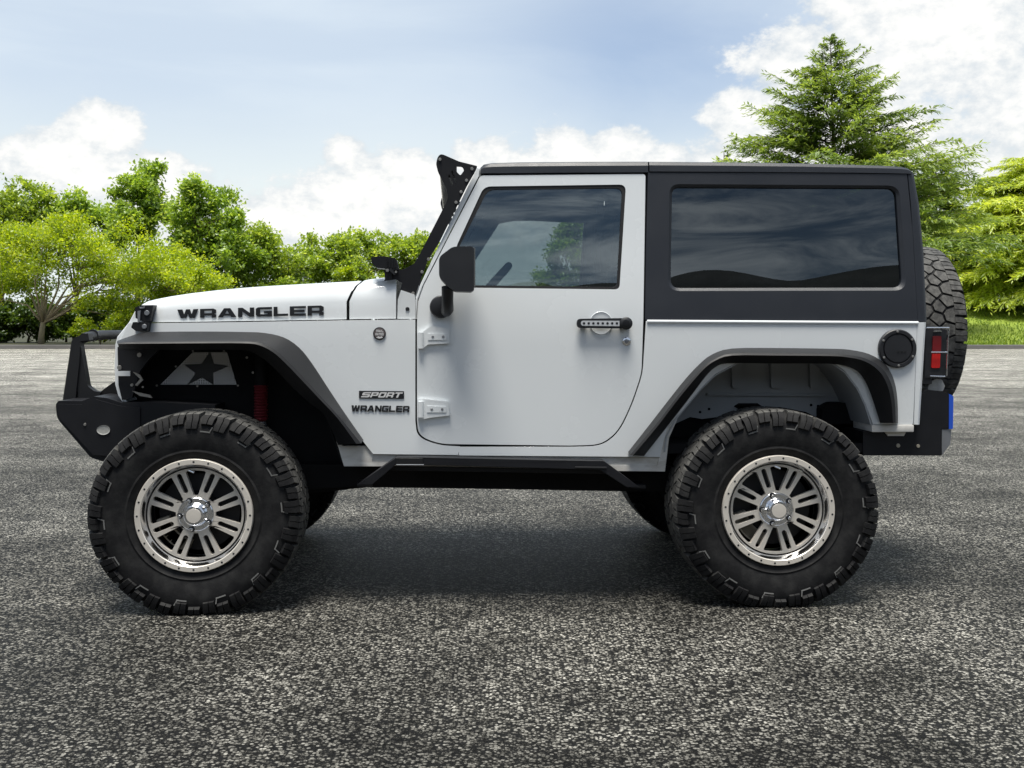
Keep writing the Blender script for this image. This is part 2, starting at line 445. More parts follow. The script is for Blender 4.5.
# hills behind the photographer (seen as the dark strip mirrored in the glass)
M['hill'] = simple('wooded_hill', (0.007, 0.010, 0.009), 0.95, var=0.4, vscale=0.05)
rows = []
for j in range(7):
    k = j / 6
    row = []
    for i_ in range(241):
        i = i_ / 4; a = radians(95 + 170 * i / 60)
        h = 88 + 3 * sin(i * 0.31 + 1) + 2 * sin(i * 0.73) + 6 * noise.noise((i * 0.21, 0, 3))
        r = 330 + 160 * k
        prof = sin(k * pi) ** 0.8 if k < 1 else 0
        row.append((r * sin(a), r * cos(a), h * prof * (0.9 + 0.2 * noise.noise((i * 0.4, j, 0))) - 1))
    rows.append(row)
hl = MB(); hl.loft(rows)
tag(hl.build('hills', 'hill', smooth=180), kind='structure')

# ================================================================ VEHICLE
CAR = empty('off_road_vehicle', (0, 0, 0)); CAR.rotation_euler = (0, 0, PSI)
tag(CAR, 'lifted white two-door off-road vehicle with black hardtop and oversized mud tyres, parked on asphalt', 'suv')

# ---- side panels of the body
body = MB()
fender = rnd([(128, 323.5), (250, 322), (349, 320.3), (415.3, 319.6), (415.3, 420), (417, 437.2, 12), (439.3, 445.4, 10), (460, 446.4), (458, 455),
              (373, 454), (362, 440), (334, 402), (312, 372), (296, 353), (282, 343), (258, 338), (200, 337), (147, 337), (130, 340), (120, 341, 0)])
body.sheet(fender, VB, 0.012, mirror=True)
quarter = rnd([(646, 321), (917, 322.3), (913, 424.5, 2), (873, 424.5), (866, 405), (858, 388), (845, 371), (825, 357), (780, 356), (738, 362), (715, 374),
               (700, 389), (680, 413), (668, 426), (664, 440), (660, 457), (458.8, 455.4), (458.8, 446.8), (572, 446.8), (594, 446.3, 6), (605.8, 443.3, 12), (620.2, 430.8, 14), (633.2, 402.5, 12), (642.7, 373.5, 8)])
body.sheet(quarter, VB, 0.012, mirror=True)
# rolled top edge of the tub under the hardtop
body.tube([(PV(647, 321.5, VB)[0], 0.172, PV(647, 321.5, VB)[2]), (PV(918, 323, VB)[0], 0.172, PV(918, 323, VB)[2])], 0.008, mirror=True)
# rear corner wrapping round to the tailgate
rows = []
for (xa, xb, yy) in ((917.6, 926.5, 322.3), (916.6, 925, 345), (915.2, 922.5, 385), (914, 920, 424.5)):
    a = PV(xa, yy, const(0.17)); e = P(xb, yy, 0.185)
    rows.append([(a[0], 0.17, a[2]), (e[0] - 0.016, 0.172, e[1]), (e[0] - 0.004, 0.182, e[1]), (e[0], 0.20, e[1]), (e[0] + 0.004, 0.3, e[1]), (e[0] + 0.004, MID, e[1])])
body.loft(rows, mirror=True, thick=0.01)
# ledge below the rear corner and the sill under the doors (dusty)
lz = P(890, 425, 0.17)
a0, a1 = P(872, 425, 0.165), P(914, 432, 0.165)
body.box(a0[0], a1[0], 0.165, 0.4, a1[1], a0[1], 1, True, 0.004)
body.sheet(rnd([(342, 453.5), (373, 454.2), (660, 457.4), (657, 465.5), (373, 462.5), (345, 462)]), 0.185, 0.02, mat=1, mirror=True)
body.sheet(rnd([(327.5, 412), (331, 414), (342, 446, 1), (367, 446), (373.5, 454.5), (372, 462), (388, 462), (386, 466.3), (344, 466.3)]), 0.18, 0.02, mat=1, mirror=True)
body.sheet(rnd([(388, 462.2), (657, 465.7), (660, 456), (666, 430), (676, 417), (677, 420), (669, 438), (665, 471.5), (620, 471), (388, 466.3)]), 0.178, 0.02, mat=1, mirror=True)
# rear wheel house: arch tunnel and inner wall
arch = [(664, 452), (666, 436), (676, 418), (700, 389), (715, 374.5), (738, 362.5), (780, 356.5), (825, 357.5), (845, 371.5), (858, 388.5), (866, 405.5), (872, 424.5)]
r0, r1 = [], []
for a in arch:
    q = P(a[0], a[1], 0.172); r0.append((q[0], 0.172, q[1])); r1.append((q[0], 0.52, q[1]))
body.loft([r0, r1], 2, True, thick=0.006)
wallp = [(662, 430), (650, 418), (676, 400), (700, 370), (735, 345), (830, 345), (858, 370), (872, 400), (880, 424), (862, 424), (822, 420), (806, 412), (780, 407), (745, 410), (718, 417), (702, 419), (690, 417)]
body.sheet(wallp, 0.50, 0.01, mat=2, mirror=True)
for gx in (737, 776, 815):
    body.sheet(rnd([(gx - 5.5, 355), (gx + 5.5, 355), (gx + 4.5, 388, 2), (gx - 4.5, 388, 2)]), 0.472, 0.028, mat=2, mirror=True)
body.sheet(rnd([(707, 393.5, 1), (826, 394.5, 1), (826, 396.5, 1), (707, 395.5, 1)]), 0.482, 0.018, mat=2, mirror=True)
for bx, by in ((709, 409), (700, 412), (811, 405), (818, 406)):
    body.disc(bx, by, 0.50, 1.3, 0.004, 3)
body.sheet([(610, 398), (690, 418), (720, 416), (780, 406), (806, 411), (825, 421), (905, 423), (905, 440), (640, 470), (610, 470)], 0.53, 0.02, mat=3, mirror=True)
# floor, firewall, engine bay, closing panels: all dark
uF, uR = P(417, 320, 0.17)[0], P(926, 322, 0.17)[0]
body.box(uF, uR - 0.05, 0.22, 1.68, 0.64, 0.68, 3)
body.box(uF - 0.02, uF + 0.02, 0.2, 1.7, 0.60, 1.24, 3)
body.build('body', ['paint', 'dust_paint', 'inner_paint', 'dark'], CAR, bevel=0.003, smooth=25)

# ---- engine bay and front inner wheel house
ib = MB()
ib.sheet([(119, 346), (122, 342), (250, 340), (290, 352), (330, 410), (350, 470), (300, 480), (250, 445), (150, 425), (122, 402)], 0.47, 0.02, mat=0, mirror=True)
ib.box(-1.70, uF, 0.55, 1.35, 0.62, 1.22, 0)
r0, r1 = [], []
for a in [(119, 343), (200, 341), (255, 343), (280, 352), (305, 381), (325, 412), (342, 462)]:
    q = P(a[0], a[1], 0.19); r0.append((q[0], 0.19 + max(0, -0.95 - q[0]) * 0.16, q[1])); r1.append((q[0], 0.48, q[1]))
ib.loft([r0, r1], 0, True, thick=0.006)
# fender inner face visible below the flare, front bolts and bracket
ib.sheet(rnd([(117.5, 347), (165, 344), (150, 358), (140, 371), (132, 398), (122, 400), (118.5, 385)]), 0.30, 0.03, mat=1, mirror=True)
for bx, by, br in ((139.5, 355, 2.2), (119.5, 367.5, 2.2), (132, 385, 1.5), (143, 387, 1.0), (247, 357.5, 1.2), (253, 372.5, 1.2)):
    ib.disc(bx, by, 0.285 if bx < 160 else 0.465, br, 0.006, 2)
ib.sheet(rnd([(115.5, 371), (130, 371), (130, 376), (115.5, 376)]), 0.28, 0.01, mat=3)
ib.sheet([(132, 391), (150, 395), (152, 398), (140, 396)], 0.29, 0.01, mat=2)
ib.sheet([(133, 372), (140, 375), (143, 380), (137, 386), (135, 385), (140, 379)], 0.29, 0.01, mat=2)
ib.build('inner_fender', ['dark', 'steel', 'bolt', 'paint'], CAR)

# star vent in the inner fender
sv = MB()
trap = [(192.5, 352.3), (227, 352.3), (236.5, 384.5), (160.5, 384.5)]
sv.sheet(trap, 0.462, 0.004, mat=0)
st = [(210, 351.6), (213.6, 363.6), (228.5, 366.2), (212.8, 373), (213.5, 385), (202, 377.5), (187, 385), (195.5, 373.3), (184, 364.6), (201.5, 363.8)]
sv.sheet(st, 0.456, 0.004, mat=1)
for bx, by in ((193, 351), (224, 351), (238, 385.5), (157, 385.5), (176, 366.5), (197.5, 386)):
    sv.disc(bx, by, 0.462, 1.0, 0.006, 2)
so = sv.build('star_vent', ['mesh', 'decal', 'bolt'], CAR)
so['label'] = 'silver perforated vent with black star'

# ---- hood
def hood_rows(cols, v_in=0.014):
    rows = []
    for px, ys, yt in cols:
        a = PV(px, ys, lambda u, z: VB(u, 1.0) + v_in)
        top = PV(px, yt, lambda u, z: VB(u, 1.0) + v_in + 0.10)
        u, vs, z0, zt = a[0], a[1], a[2], top[2]
        hh = zt - z0
        rows.append([(u, vs, z0), (u, vs + 0.001, z0 + hh * 0.45), (u, vs + 0.010, z0 + hh * 0.70), (u, vs + 0.028, z0 + hh * 0.86), (u, vs + 0.060, z0 + hh * 0.96),
                     (u, vs + 0.11, zt), (u, vs + 0.30, zt + 0.006), (u, MID, zt + 0.012)])
    return rows
HC = [(136.5, 322.4, 306.5), (139, 322.4, 303.5), (144, 322.3, 300.8), (152, 322.2, 298.7), (165, 322, 296.2), (185, 321.9, 293.2), (210, 321.5, 290.3), (240, 321, 287.6), (270, 320.6, 285.6),
      (300, 320.1, 283.8), (330, 319.6, 281.9), (346.5, 319.2, 280.8)]
hd = MB()
hr = hood_rows(HC)
# rear edge leans back: shift upper points of the last columns rearwards
for r, k in ((hr[-1], 1.0), (hr[-2], 0.55), (hr[-3], 0.2)):
    for i in range(2, 8):
        p = r[i]; r[i] = (p[0] + k * 0.055 * min(1, (i - 1) / 3.0), p[1], p[2])
hd.loft(hr, 0, True, thick=0.008)
hood = hd.build('hood', ['paint'], CAR, smooth=50)
cw = MB()
CC = [(349.5, 319.2, 280.4), (360, 319, 279.2), (380, 318.8, 277.6), (396, 318.6, 276.8)]
cr = hood_rows(CC)
for r, k in ((cr[0], 1.0), (cr[1], 0.6), (cr[2], 0.2)):
    for i in range(2, 8):
        p = r[i]; r[i] = (p[0] + k * 0.055 * min(1, (i - 1) / 3.0), p[1], p[2])
cw.loft(cr, 0, True, thick=0.008)
cw.sheet(rnd([(397.3, 318.8), (397.8, 300), (401, 290), (414.5, 294.5), (415.4, 300), (415.3, 318.8)]), lambda u, z: 0.182, 0.02, mirror=True)
cw.disc(407.5, 309, 0.182, 2.0, 0.004, 1)
for bx, by in ((363, 283.5), (395, 282.4)):
    q = P(bx, by, 0.25); cw.lathe((q[0], 0.25, q[1]), [(0.006, 0), (0.006, -0.012)], 10, 1)
cw.build('cowl', ['paint', 'decal'], CAR, smooth=40)

# ---- grille
gr = MB()
gp = rnd([(137, 307), (129, 322), (117, 337), (115, 345), (114.3, 365), (115, 385), (118, 396), (122, 402), (127, 402), (122, 395), (119, 380), (118.5, 348), (124, 341), (150, 336), (150, 309)])
gr.sheet(gp, 0.305, 2 * (MID - 0.305), mat=0)
ug = P(115, 365, 0.4)[0]
for k in range(7):
    vv = 0.72 + k * 0.077
    gr.box(ug - 0.032, ug + 0.01, vv - 0.024, vv + 0.024, 0.92, 1.16, 1, bev=0.008)
for vv in (0.52, 1.38):
    gr.lathe((ug + 0.01, vv, 1.06), [(0.09, 0.03), (0.09, -0.012), (0.08, -0.016), (0.01, -0.018)], 24, 2, axis='u')
gr.build('grille', ['paint', 'decal', 'lamp'], CAR, bevel=0.004)

# corner light pod on the hood edge
for far in (False, True):
    lp = MB()
    lp.sheet(rnd([(135, 307.5, 1), (141, 305.2), (153.5, 305), (150, 321.5, 1), (144, 322), (135.5, 318, 1)]), 0.235, 0.06, mat=0)
    lp.sheet(rnd([(133, 322, 1), (143, 322), (148.5, 322.5), (147, 331.5, 1), (136, 331.2), (131, 327.5, 1)]), 0.225, 0.06, mat=0)
    lp.sheet(rnd([(137.5, 311), (140.5, 310.5), (139.5, 322), (137.5, 323)]), 0.222, 0.012, mat=1)
    lp.disc(147, 313, 0.236, 2.6, 0.006, 1); lp.disc(144.5, 326.5, 0.226, 2.4, 0.006, 1)
    lp.sheet([(139, 307), (145, 306.6), (144, 308.3), (140, 308.6)], 0.23, 0.01, mat=1)
    if far: mirror_obj(lp)
    lp.build('light_pod', ['steel', 'grey_metal'], CAR, bevel=0.003)

# ---- fender flares
def flare(tri, v_out, v_body):
    f = MB()
    rows = []
    for O, Mm, N in tri:
        vb = v_body(O)
        o = P(*O, vb); mm = P(*Mm, v_out); nn = P(*N, vb - 0.02); nl = P(*N, v_out)
        lip = (mm[0] * 0.80 + nl[0] * 0.20, v_out - 0.002, mm[1] * 0.80 + nl[1] * 0.20)
        rows.append([(o[0], vb, o[1]), (mm[0] * 0.85 + o[0] * 0.15, v_out + 0.018, mm[1] * 0.85 + o[1] * 0.15), (mm[0], v_out + 0.004, mm[1]), lip, (nn[0], vb - 0.02, nn[1]),
                     (nn[0] * 0.8 + o[0] * 0.2, vb, nn[1] * 0.8 + o[1] * 0.2)])
    # resample smoothly along the path
    R2 = []
    n = len(rows)
    for i in range(n - 1):
        p0, p1, p2, p3 = rows[max(i - 1, 0)], rows[i], rows[i + 1], rows[min(i + 2, n - 1)]
        for s_ in range(3):
            k = s_ / 3
            def cr_(a, b_, c_, d_): return 0.5 * (2 * b_ + (c_ - a) * k + (2 * a - 5 * b_ + 4 * c_ - d_) * k * k + (3 * b_ - a - 3 * c_ + d_) * k ** 3)
            R2.append([tuple(cr_(p0[q][w_], p1[q][w_], p2[q][w_], p3[q][w_]) for w_ in range(3)) for q in range(6)])
    R2.append(rows[-1])
    f.loft(R2, 0, False, close=True, caps=True)
    return f
FT = [((117, 341), (118, 343), (119, 349)), ((130, 336.3), (124, 342.3), (128, 350)), ((147, 332.3), (147, 342), (147, 350)), ((200, 331.5), (200, 341.5), (198, 350)),
      ((245, 332), (243, 341.5), (240, 350)), ((265, 333), (260, 343), (254, 353)), ((284, 337.5), (275, 350), (266, 361)), ((299, 347.5), (288, 361.5), (279, 373)),
      ((312, 363.5), (303, 377), (294, 389)), ((330, 391), (322, 398), (311, 404)), ((346, 415), (341, 419), (325, 416)), ((363.5, 440), (361, 443.5), (338, 445))]
RT = [((628, 452), (630, 455.3), (644, 456)), ((650, 424), (655, 426), (659, 437)), ((669, 399.5), (674, 401), (680, 410)), ((685, 379.5), (690, 381.5), (695, 390.5)),
      ((699, 364.5), (704, 366.5), (706, 376)), ((712, 354.5), (716, 358.5), (715, 367.5)), ((732, 348.5), (733, 353.5), (728, 363.3)), ((778, 348), (778, 353.5), (776, 363.5)),
      ((830, 348.7), (830, 354), (828, 363.7)), ((849, 349.7), (848, 355), (845, 366)), ((869, 354), (866, 358.5), (857, 371)), ((885, 364), (882, 368), (865, 381)),
      ((894, 380), (891, 382), (871, 395)), ((897.5, 400), (895, 400), (876, 410)), ((898, 423), (896, 423), (880, 423))]
for far in (False, True):
    for tri, vo_, nm in ((FT, 0.045, 'f'), (RT, 0.06, 'r')):
        fb = flare(tri, vo_, lambda O: 0.168 + (max(0, (200 - O[0])) * 0.0010 if nm == 'f' else 0))
        if far:
            for q in fb.bm.verts: q.co.y = 2 * MID - q.co.y
            bmesh.ops.reverse_faces(fb.bm, faces=fb.bm.faces[:])
        fb.build('fender_flare', 'flare', CAR, smooth=28)

# ---- doors (near one traced, far one its mirror image)
door_o = rnd([(480.5, 175.5, 3), (645.5, 174, 3), (643.2, 322), (641.5, 373, 8), (632, 402, 12), (619, 430, 14), (605, 442, 12), (594, 445, 6), (570, 445.6), (440, 444, 10), (418.6, 436, 12), (417, 420), (417, 322), (418.8, 300, 4), (424, 285)])
win_o = rnd([(484, 186.5, 7), (626, 184.5, 7), (619.5, 289.5, 5), (452, 287.5, 3), (452, 262), (457.5, 244)])
win_i = rnd([(488, 189.5, 7), (622.5, 188, 7), (617, 287, 5), (455, 285, 3), (455.5, 262), (460, 245)])
for far in (False, True):
    dm = MB(); dm.sheet(door_o, VB, 0.03, holes=[win_o], mat=0)
    se = MB(); se.sheet(win_o, VB, 0.012, holes=[win_i], mat=0, off=0.004)
    gl = MB(); gl.sheet(win_i, VB, 0.004, mat=0, off=0.010)
    his = []
    for poly, (x0, y0, x1, y1), yy in ((rnd([(418.2, 347.5), (418.2, 333), (424, 331), (431, 326, 1), (450.5, 328, 2), (449, 343.5, 1), (428, 344.5), (424, 347.5)]), (428, 333.5, 447, 340), 333.5),
                 (rnd([(417.8, 419.8), (417.8, 399.3), (424, 399), (448.5, 401.5, 1.5), (449.5, 415.5, 1), (429, 418), (422, 419.8)]), (427, 406, 446, 412.5), 402.5)):
        hi = MB(); his.append(hi)
        hi.sheet(poly, 0.155, 0.014)
        hi.sheet([(x0, y0), (x1, y0 + 0.4), (x1, y1), (x0, y1)], 0.152, 0.003)
        for k in (0.25, 0.8):
            hi.disc(x0 + (x1 - x0) * k, (y0 + y1) / 2, 0.152, 1.3, 0.002, 1)
        q0, q1 = P(420.7, yy - 1, 0.15), P(420.7, yy + 15, 0.15)
        hi.tube([(q0[0], 0.155, q0[1]), (q1[0], 0.155, q1[1])], 0.013, 0)
    ha = MB()
    # recess dish ring, black grip, silver holed insert, button
    qd = P(601, 323, 0.17); rd = 11.5 * 4.85 / F_PX
    ha.lathe((qd[0], 0.1695, qd[1]), [(rd, 0), (rd * 0.97, -0.0025), (rd * 0.9, -0.001), (rd * 0.6, -0.0005), (0.002, -0.0003)], 32, 0)
    ha.sheet(rnd([(577, 318.8, 4), (628, 318, 4), (628, 328.6, 4), (577, 328, 4)]), 0.135, 0.02, mat=1)
    ha.sheet(rnd([(581, 320.6, 3), (619.5, 320.8), (619.5, 326.2), (581, 325.8, 3)]), 0.131, 0.005, mat=2)
    for k in range(8):
        ha.disc(584 + k * 4.7, 323.3, 0.1308, 1.25, 0.001, 1, seg=10)
    ha.disc(626, 323.4, 0.135, 6.4, 0.010, 1, dome=0.004)
    ha.disc(626, 323.4, 0.121, 3.6, 0.0015, 3)
    ha.box(P(580, 323, 0.15)[0], P(586, 323, 0.15)[0], 0.15, 0.172, 1.215, 1.23, 1); ha.box(P(620, 323, 0.15)[0], P(630, 323, 0.15)[0], 0.15, 0.172, 1.205, 1.235, 1)
    lk = MB(); lk.disc(626.5, 341.3, 0.17, 4.2, 0.006, 0, dome=0.002); lk.disc(626.5, 341.3, 0.1625, 2.2, 0.001, 1)
    mi = MB()
    mi.sheet(rnd([(439, 257, 4), (452.5, 246.6, 4), (472, 246.2, 2), (474, 249), (474, 290), (471.5, 291.6, 1), (454, 291, 3), (446, 284.5, 3), (439, 277, 4)]), -0.06, 0.17, mat=0)
    qa, qb = P(447.5, 287, 0.02), P(447.5, 309, 0.08)
    mi.tube([(qa[0], 0.03, qa[1]), (qa[0], 0.05, qa[1] - 0.06), (qb[0], 0.085, qb[1]), (qb[0] - 0.005, 0.12, qb[1] - 0.01)], [0.026, 0.025, 0.027, 0.024], 0, seg=14)
    mi.disc(441, 307, 0.168, 11.3, 0.03, 0, dome=0.006, seg=28)
    um = P(474.2, 268, 0.0)[0]
    mi.box(um - 0.002, um + 0.004, -0.045, 0.095, 1.368, 1.535, 1)
    if far:
        for q in [dm, se, gl, ha, lk, mi] + his: mirror_obj(q)
    dr = dm.build('door', ['paint'], CAR, bevel=0.004, smooth=25)
    if far: dr['label'] = 'far side door'
    se.build('window_seal', 'seal', dr, bevel=0.002); gl.build('window', 'glass', dr)
    for hi in his: hi.build('hinge', ['paint', 'grey_metal'], dr, bevel=0.003)
    ha.build('handle', ['paint', 'plastic', 'insert', 'steel'], dr, smooth=35)
    lk.build('lock', ['chrome', 'grey_metal'], dr, smooth=35)
    mi.build('side_mirror', ['plastic', 'chrome'], dr, bevel=0.010, smooth=40, bseg=3)

# ---- hardtop: sides with deep set window, roof, rear
ht = MB()
side_o = rnd([(648, 172.5), (780, 172.8), (907, 174.2), (912.5, 230), (917.5, 321.2), (645, 319.7), (646, 250)])
w_o = rnd([(669.5, 184, 10), (899.5, 185.5, 12), (906.5, 290.5, 12), (668, 291, 12)])
w_i = rnd([(672.5, 187, 8), (896.5, 188, 9), (903, 287.5, 10), (671, 288, 9)])
ht.sheet(side_o, VB, 0.02, holes=[w_o], mirror=True)
# bevelled window recess
for far in (False, True):
    r0 = [PV(a, b_, VB) for a, b_ in w_o]; r1 = [PV(a, b_, VB) for a, b_ in w_i]
    A = [(q[0], q[1] + 0.0, q[2]) for q in r0]; B = [(q[0], q[1] + 0.010, q[2]) for q in r1]; C_ = [(q[0], q[1] + 0.03, q[2]) for q in r1]
    rr = MB(); rr.loft([A, B, C_], 0, close=True)
    if far: mirror_obj(rr)
    me = bpy.data.meshes.new('tmp'); rr.bm.to_mesh(me); ht.bm.from_mesh(me); rr.bm.free(); bpy.data.meshes.remove(me)
# rear corner strip and back panel
rows = []
for xa, xb, yy in ((908, 913, 173.5), (911, 918.5, 205), (914, 922.7, 250), (917.8, 926.2, 321.5)):
    a = PV(xa, yy, VB); e = PV(xb, yy, lambda u, z: VB(u, z) + 0.03)
    rows.append([a, (e[0] - 0.02, a[1] + 0.004, e[2]), (e[0] - 0.004, a[1] + 0.016, e[2]), (e[0], a[1] + 0.04, e[2]), (e[0] + 0.006, a[1] + 0.2, e[2]), (e[0] + 0.008, MID, e[2])])
ht.loft(rows, 0, True, thick=0.012)
ht.sheet([(636, 172), (656, 172), (654, 321), (634, 321)], lambda u, z: VB(u, z) + 0.036, 0.04, mirror=True)
# roof: rear part and front panel, crowned
def roof_part(cols):
    rows = []
    for px, ys, yt in cols:
        a = PV(px, ys, lambda u, z: VB(u, z) - 0.004)
        zt = PV(px, yt, lambda u, z: VB(u, 1.9) + 0.05)[2]
        u, v0, z0 = a; hh = zt - z0
        rows.append([(u, v0 + 0.05, z0 - 0.05), (u, v0 + 0.05, z0 - 0.004), (u, v0, z0), (u, v0 + 0.002, z0 + hh * 0.55), (u, v0 + 0.014, z0 + hh * 0.85), (u, v0 + 0.04, z0 + hh * 0.97), (u, v0 + 0.09, zt), (u, v0 + 0.3, zt + 0.004), (u, MID, zt + 0.006)])
    return rows
ht.loft(roof_part([(649.5, 171.4, 161.9), (720, 171.7, 162.4), (800, 172.2, 163.6), (850, 172.6, 165), (890, 173.2, 166.2), (902, 173.4, 167), (908.5, 173.6, 168.6), (912, 174, 171.5)]), 0, True, thick=0.01)
ht.loft(roof_part([(480.5, 173.4, 168.2), (484, 173.2, 164.8), (492, 173.2, 163.3), (520, 173, 162.5), (580, 172.5, 162), (648.2, 172.2, 161.8)]), 0, True, thick=0.01)
top = ht.build('hardtop', ['black_top'], CAR, smooth=32)
sw = MB(); sw.sheet(w_i, VB, 0.004, off=0.022)
sw.build('side_window', 'dark_glass', top)
sw = MB(); sw.sheet(w_i, VB, 0.004, off=0.022); mirror_obj(sw)
sw.build('side_window', 'dark_glass', top)

# ---- windscreen, its frame and header
wf = MB()
wf.sheet(rnd([(477.5, 167), (480, 168.5), (478.8, 176), (423, 285), (417.6, 300), (416, 318), (415.8, 298), (420.5, 284), (440, 243), (468, 186)]), lambda u, z: VB(u, z) + 0.002, 0.05, mirror=True)
qt, qb = PV(478.5, 169, VB), PV(418, 292, VB)
wf.tube([(qt[0], qt[1] + 0.02, qt[2] - 0.01), (qt[0], 2 * MID - qt[1] - 0.02, qt[2] - 0.01)], 0.022)
wf.tube([(qb[0], qb[1] + 0.02, qb[2]), (qb[0], 2 * MID - qb[1] - 0.02, qb[2])], 0.03)
wfo = wf.build('windscreen_frame', 'paint', CAR, bevel=0.003)
ws = MB()
ws.loft([[(qb[0], 0.24, qb[2]), (qb[0], 1.66, qb[2])], [(qt[0], 0.27, qt[2] - 0.02), (qt[0], 1.63, qt[2] - 0.02)]], thick=0.004)
ws.build('windscreen', 'screen', wfo)

# ---- light bar brackets on the A pillars with cowl light pods
for far in (False, True):
    lb = MB()
    br = rnd([(441, 153.5, 4), (459, 161.4), (477.5, 166, 1.5), (476, 170), (467, 186), (439, 243), (428, 260), (419, 284), (416, 294), (413.5, 297.5, 2), (399.5, 292.5, 1), (402, 283),
              (396, 279.5), (384, 281), (386.5, 276), (385, 270), (398, 268.5), (402, 270), (414, 264, 3), (419, 255.5), (427, 240), (448, 199, 4), (446.5, 189), (438, 172, 2), (436, 164, 2), (437.5, 157, 3)])
    h1 = rnd([(455.8, 166.5, 1), (462.5, 166.8, 2), (464, 170.5, 1), (460.3, 175.5, 1.5), (457, 172)])
    h2 = rnd([(448, 176), (449.5, 174.5), (453, 184), (452, 186)])
    h3 = rnd([(451, 171.5), (452.6, 170.5), (456.5, 182), (455.6, 183.5)])
    lb.sheet(br, 0.19, 0.008, holes=[h1, h2, h3])
    for bx, by in ((440, 159.5), (472, 169), (466.5, 180.5), (456, 202.5), (428.5, 259.3), (422, 272), (413, 293.3), (461, 192)):
        lb.disc(bx, by, 0.19, 1.6, 0.006, 1, seg=12)
    if far: mirror_obj(lb)
    lb.build('light_bracket', ['steel', 'bolt'], CAR, bevel=0.002)
bar = MB()
qc = P(449, 171, 0.3)
bar.box(qc[0] - 0.035, qc[0] + 0.035, 0.23, 1.67, qc[1] - 0.04, qc[1] + 0.04, 0, bev=0.01)
for k in range(6):
    bar.box(qc[0] - 0.03 + k * 0.012, qc[0] - 0.026 + k * 0.012, 0.215, 1.685, qc[1] - 0.035, qc[1] + 0.035, 1)
bar.box(qc[0] - 0.04, qc[0] - 0.036, 0.26, 1.64, qc[1] - 0.03, qc[1] + 0.03, 2)
bar.build('light_bar', ['steel', 'plastic', 'lamp'], CAR)
for far in (False, True):
    pd = MB()
    pd.sheet(rnd([(371, 257, 2), (384, 256, 1), (396.5, 258.5, 3), (398.5, 269.5, 1), (391, 271), (384.5, 268.5), (375.5, 267.8, 3), (371.5, 262, 2)]), 0.17, 0.09, mat=0)
    for k in range(4):
        pd.sheet([(386.5 + k * 2.6, 258.5), (387.5 + k * 2.6, 258.5), (387.5 + k * 2.6, 267.5), (386.5 + k * 2.6, 267.5)], 0.164, 0.008, mat=0)
    pd.disc(387.5, 270.5, 0.168, 1.6, 0.008, 1); pd.disc(396, 272, 0.168, 1.2, 0.008, 1)
    pd.sheet([(391, 268), (396, 274), (394, 275), (389, 270)], 0.166, 0.01, mat=2)
    pd.sheet(rnd([(384, 270), (393, 270), (391, 280), (385, 280.5)]), 0.175, 0.012, mat=0)
    if far: mirror_obj(pd)
    pd.build('light_pod', ['steel', 'bolt', 'plastic'], CAR, bevel=0.004)

# ---- lettering and badges
GL = {
 'W': ([(0, 1), (.24, 1), (.32, .42), (.41, 1), (.60, 1), (.68, .42), (.76, 1), (1, 1), (.83, 0), (.58, 0), (.5, .5), (.42, 0), (.17, 0)], []),
 'R': ([(0, 0), (0, 1), (.82, 1), (1, .86), (1, .52), (.88, .40), (1, .30), (1, 0), (.73, 0), (.73, .26), (.27, .26), (.27, 0)], [[(.27, .50), (.73, .50), (.73, .77), (.27, .77)]]),
 'A': ([(0, 0), (.33, 1), (.67, 1), (1, 0), (.73, 0), (.67, .18), (.33, .18), (.27, 0)], [[(.40, .40), (.60, .40), (.5, .76)]]),
 'N': ([(0, 0), (0, 1), (.28, 1), (.73, .42), (.73, 1), (1, 1), (1, 0), (.72, 0), (.27, .58), (.27, 0)], []),
 'G': ([(.14, 0), (0, .14), (0, .86), (.14, 1), (1, 1), (1, .76), (.27, .76), (.27, .24), (.73, .24), (.73, .36), (.5, .36), (.5, .58), (1, .58), (1, 0)], []),
 'L': ([(0, 0), (0, 1), (.27, 1), (.27, .25), (1, .25), (1, 0)], []),
 'E': ([(0, 0), (0, 1), (1, 1), (1, .77), (.27, .77), (.27, .61), (.92, .61), (.92, .39), (.27, .39), (.27, .23), (1, .23), (1, 0)], []),
 'S': ([(0, 0), (0, .24), (.73, .24), (.73, .39), (.12, .39), (0, .5), (0, .88), (.12, 1), (1, 1), (1, .76), (.27, .76), (.27, .62), (.88, .62), (1, .5), (1, .12), (.88, 0)], []),
 'P': ([(0, 0), (0, 1), (.86, 1), (1, .88), (1, .42), (.86, .3), (.27, .3), (.27, 0)], [[(.27, .52), (.73, .52), (.73, .77), (.27, .77)]]),
 'O': ([(.12, 0), (0, .12), (0, .88), (.12, 1), (.88, 1), (1, .88), (1, .12), (.88, 0)], [[(.27, .24), (.73, .24), (.73, .76), (.27, .76)]]),
 'T': ([(.36, 0), (.36, .76), (0, .76), (0, 1), (1, 1), (1, .76), (.64, .76), (.64, 0)], []),
 'I': ([(.3, 0), (.3, 1), (.7, 1), (.7, 0)], []),
 'D': ([(0, 0), (0, 1), (.8, 1), (1, .8), (1, .2), (.8, 0)], [[(.27, .24), (.73, .24), (.73, .76), (.27, .76)]]),
}
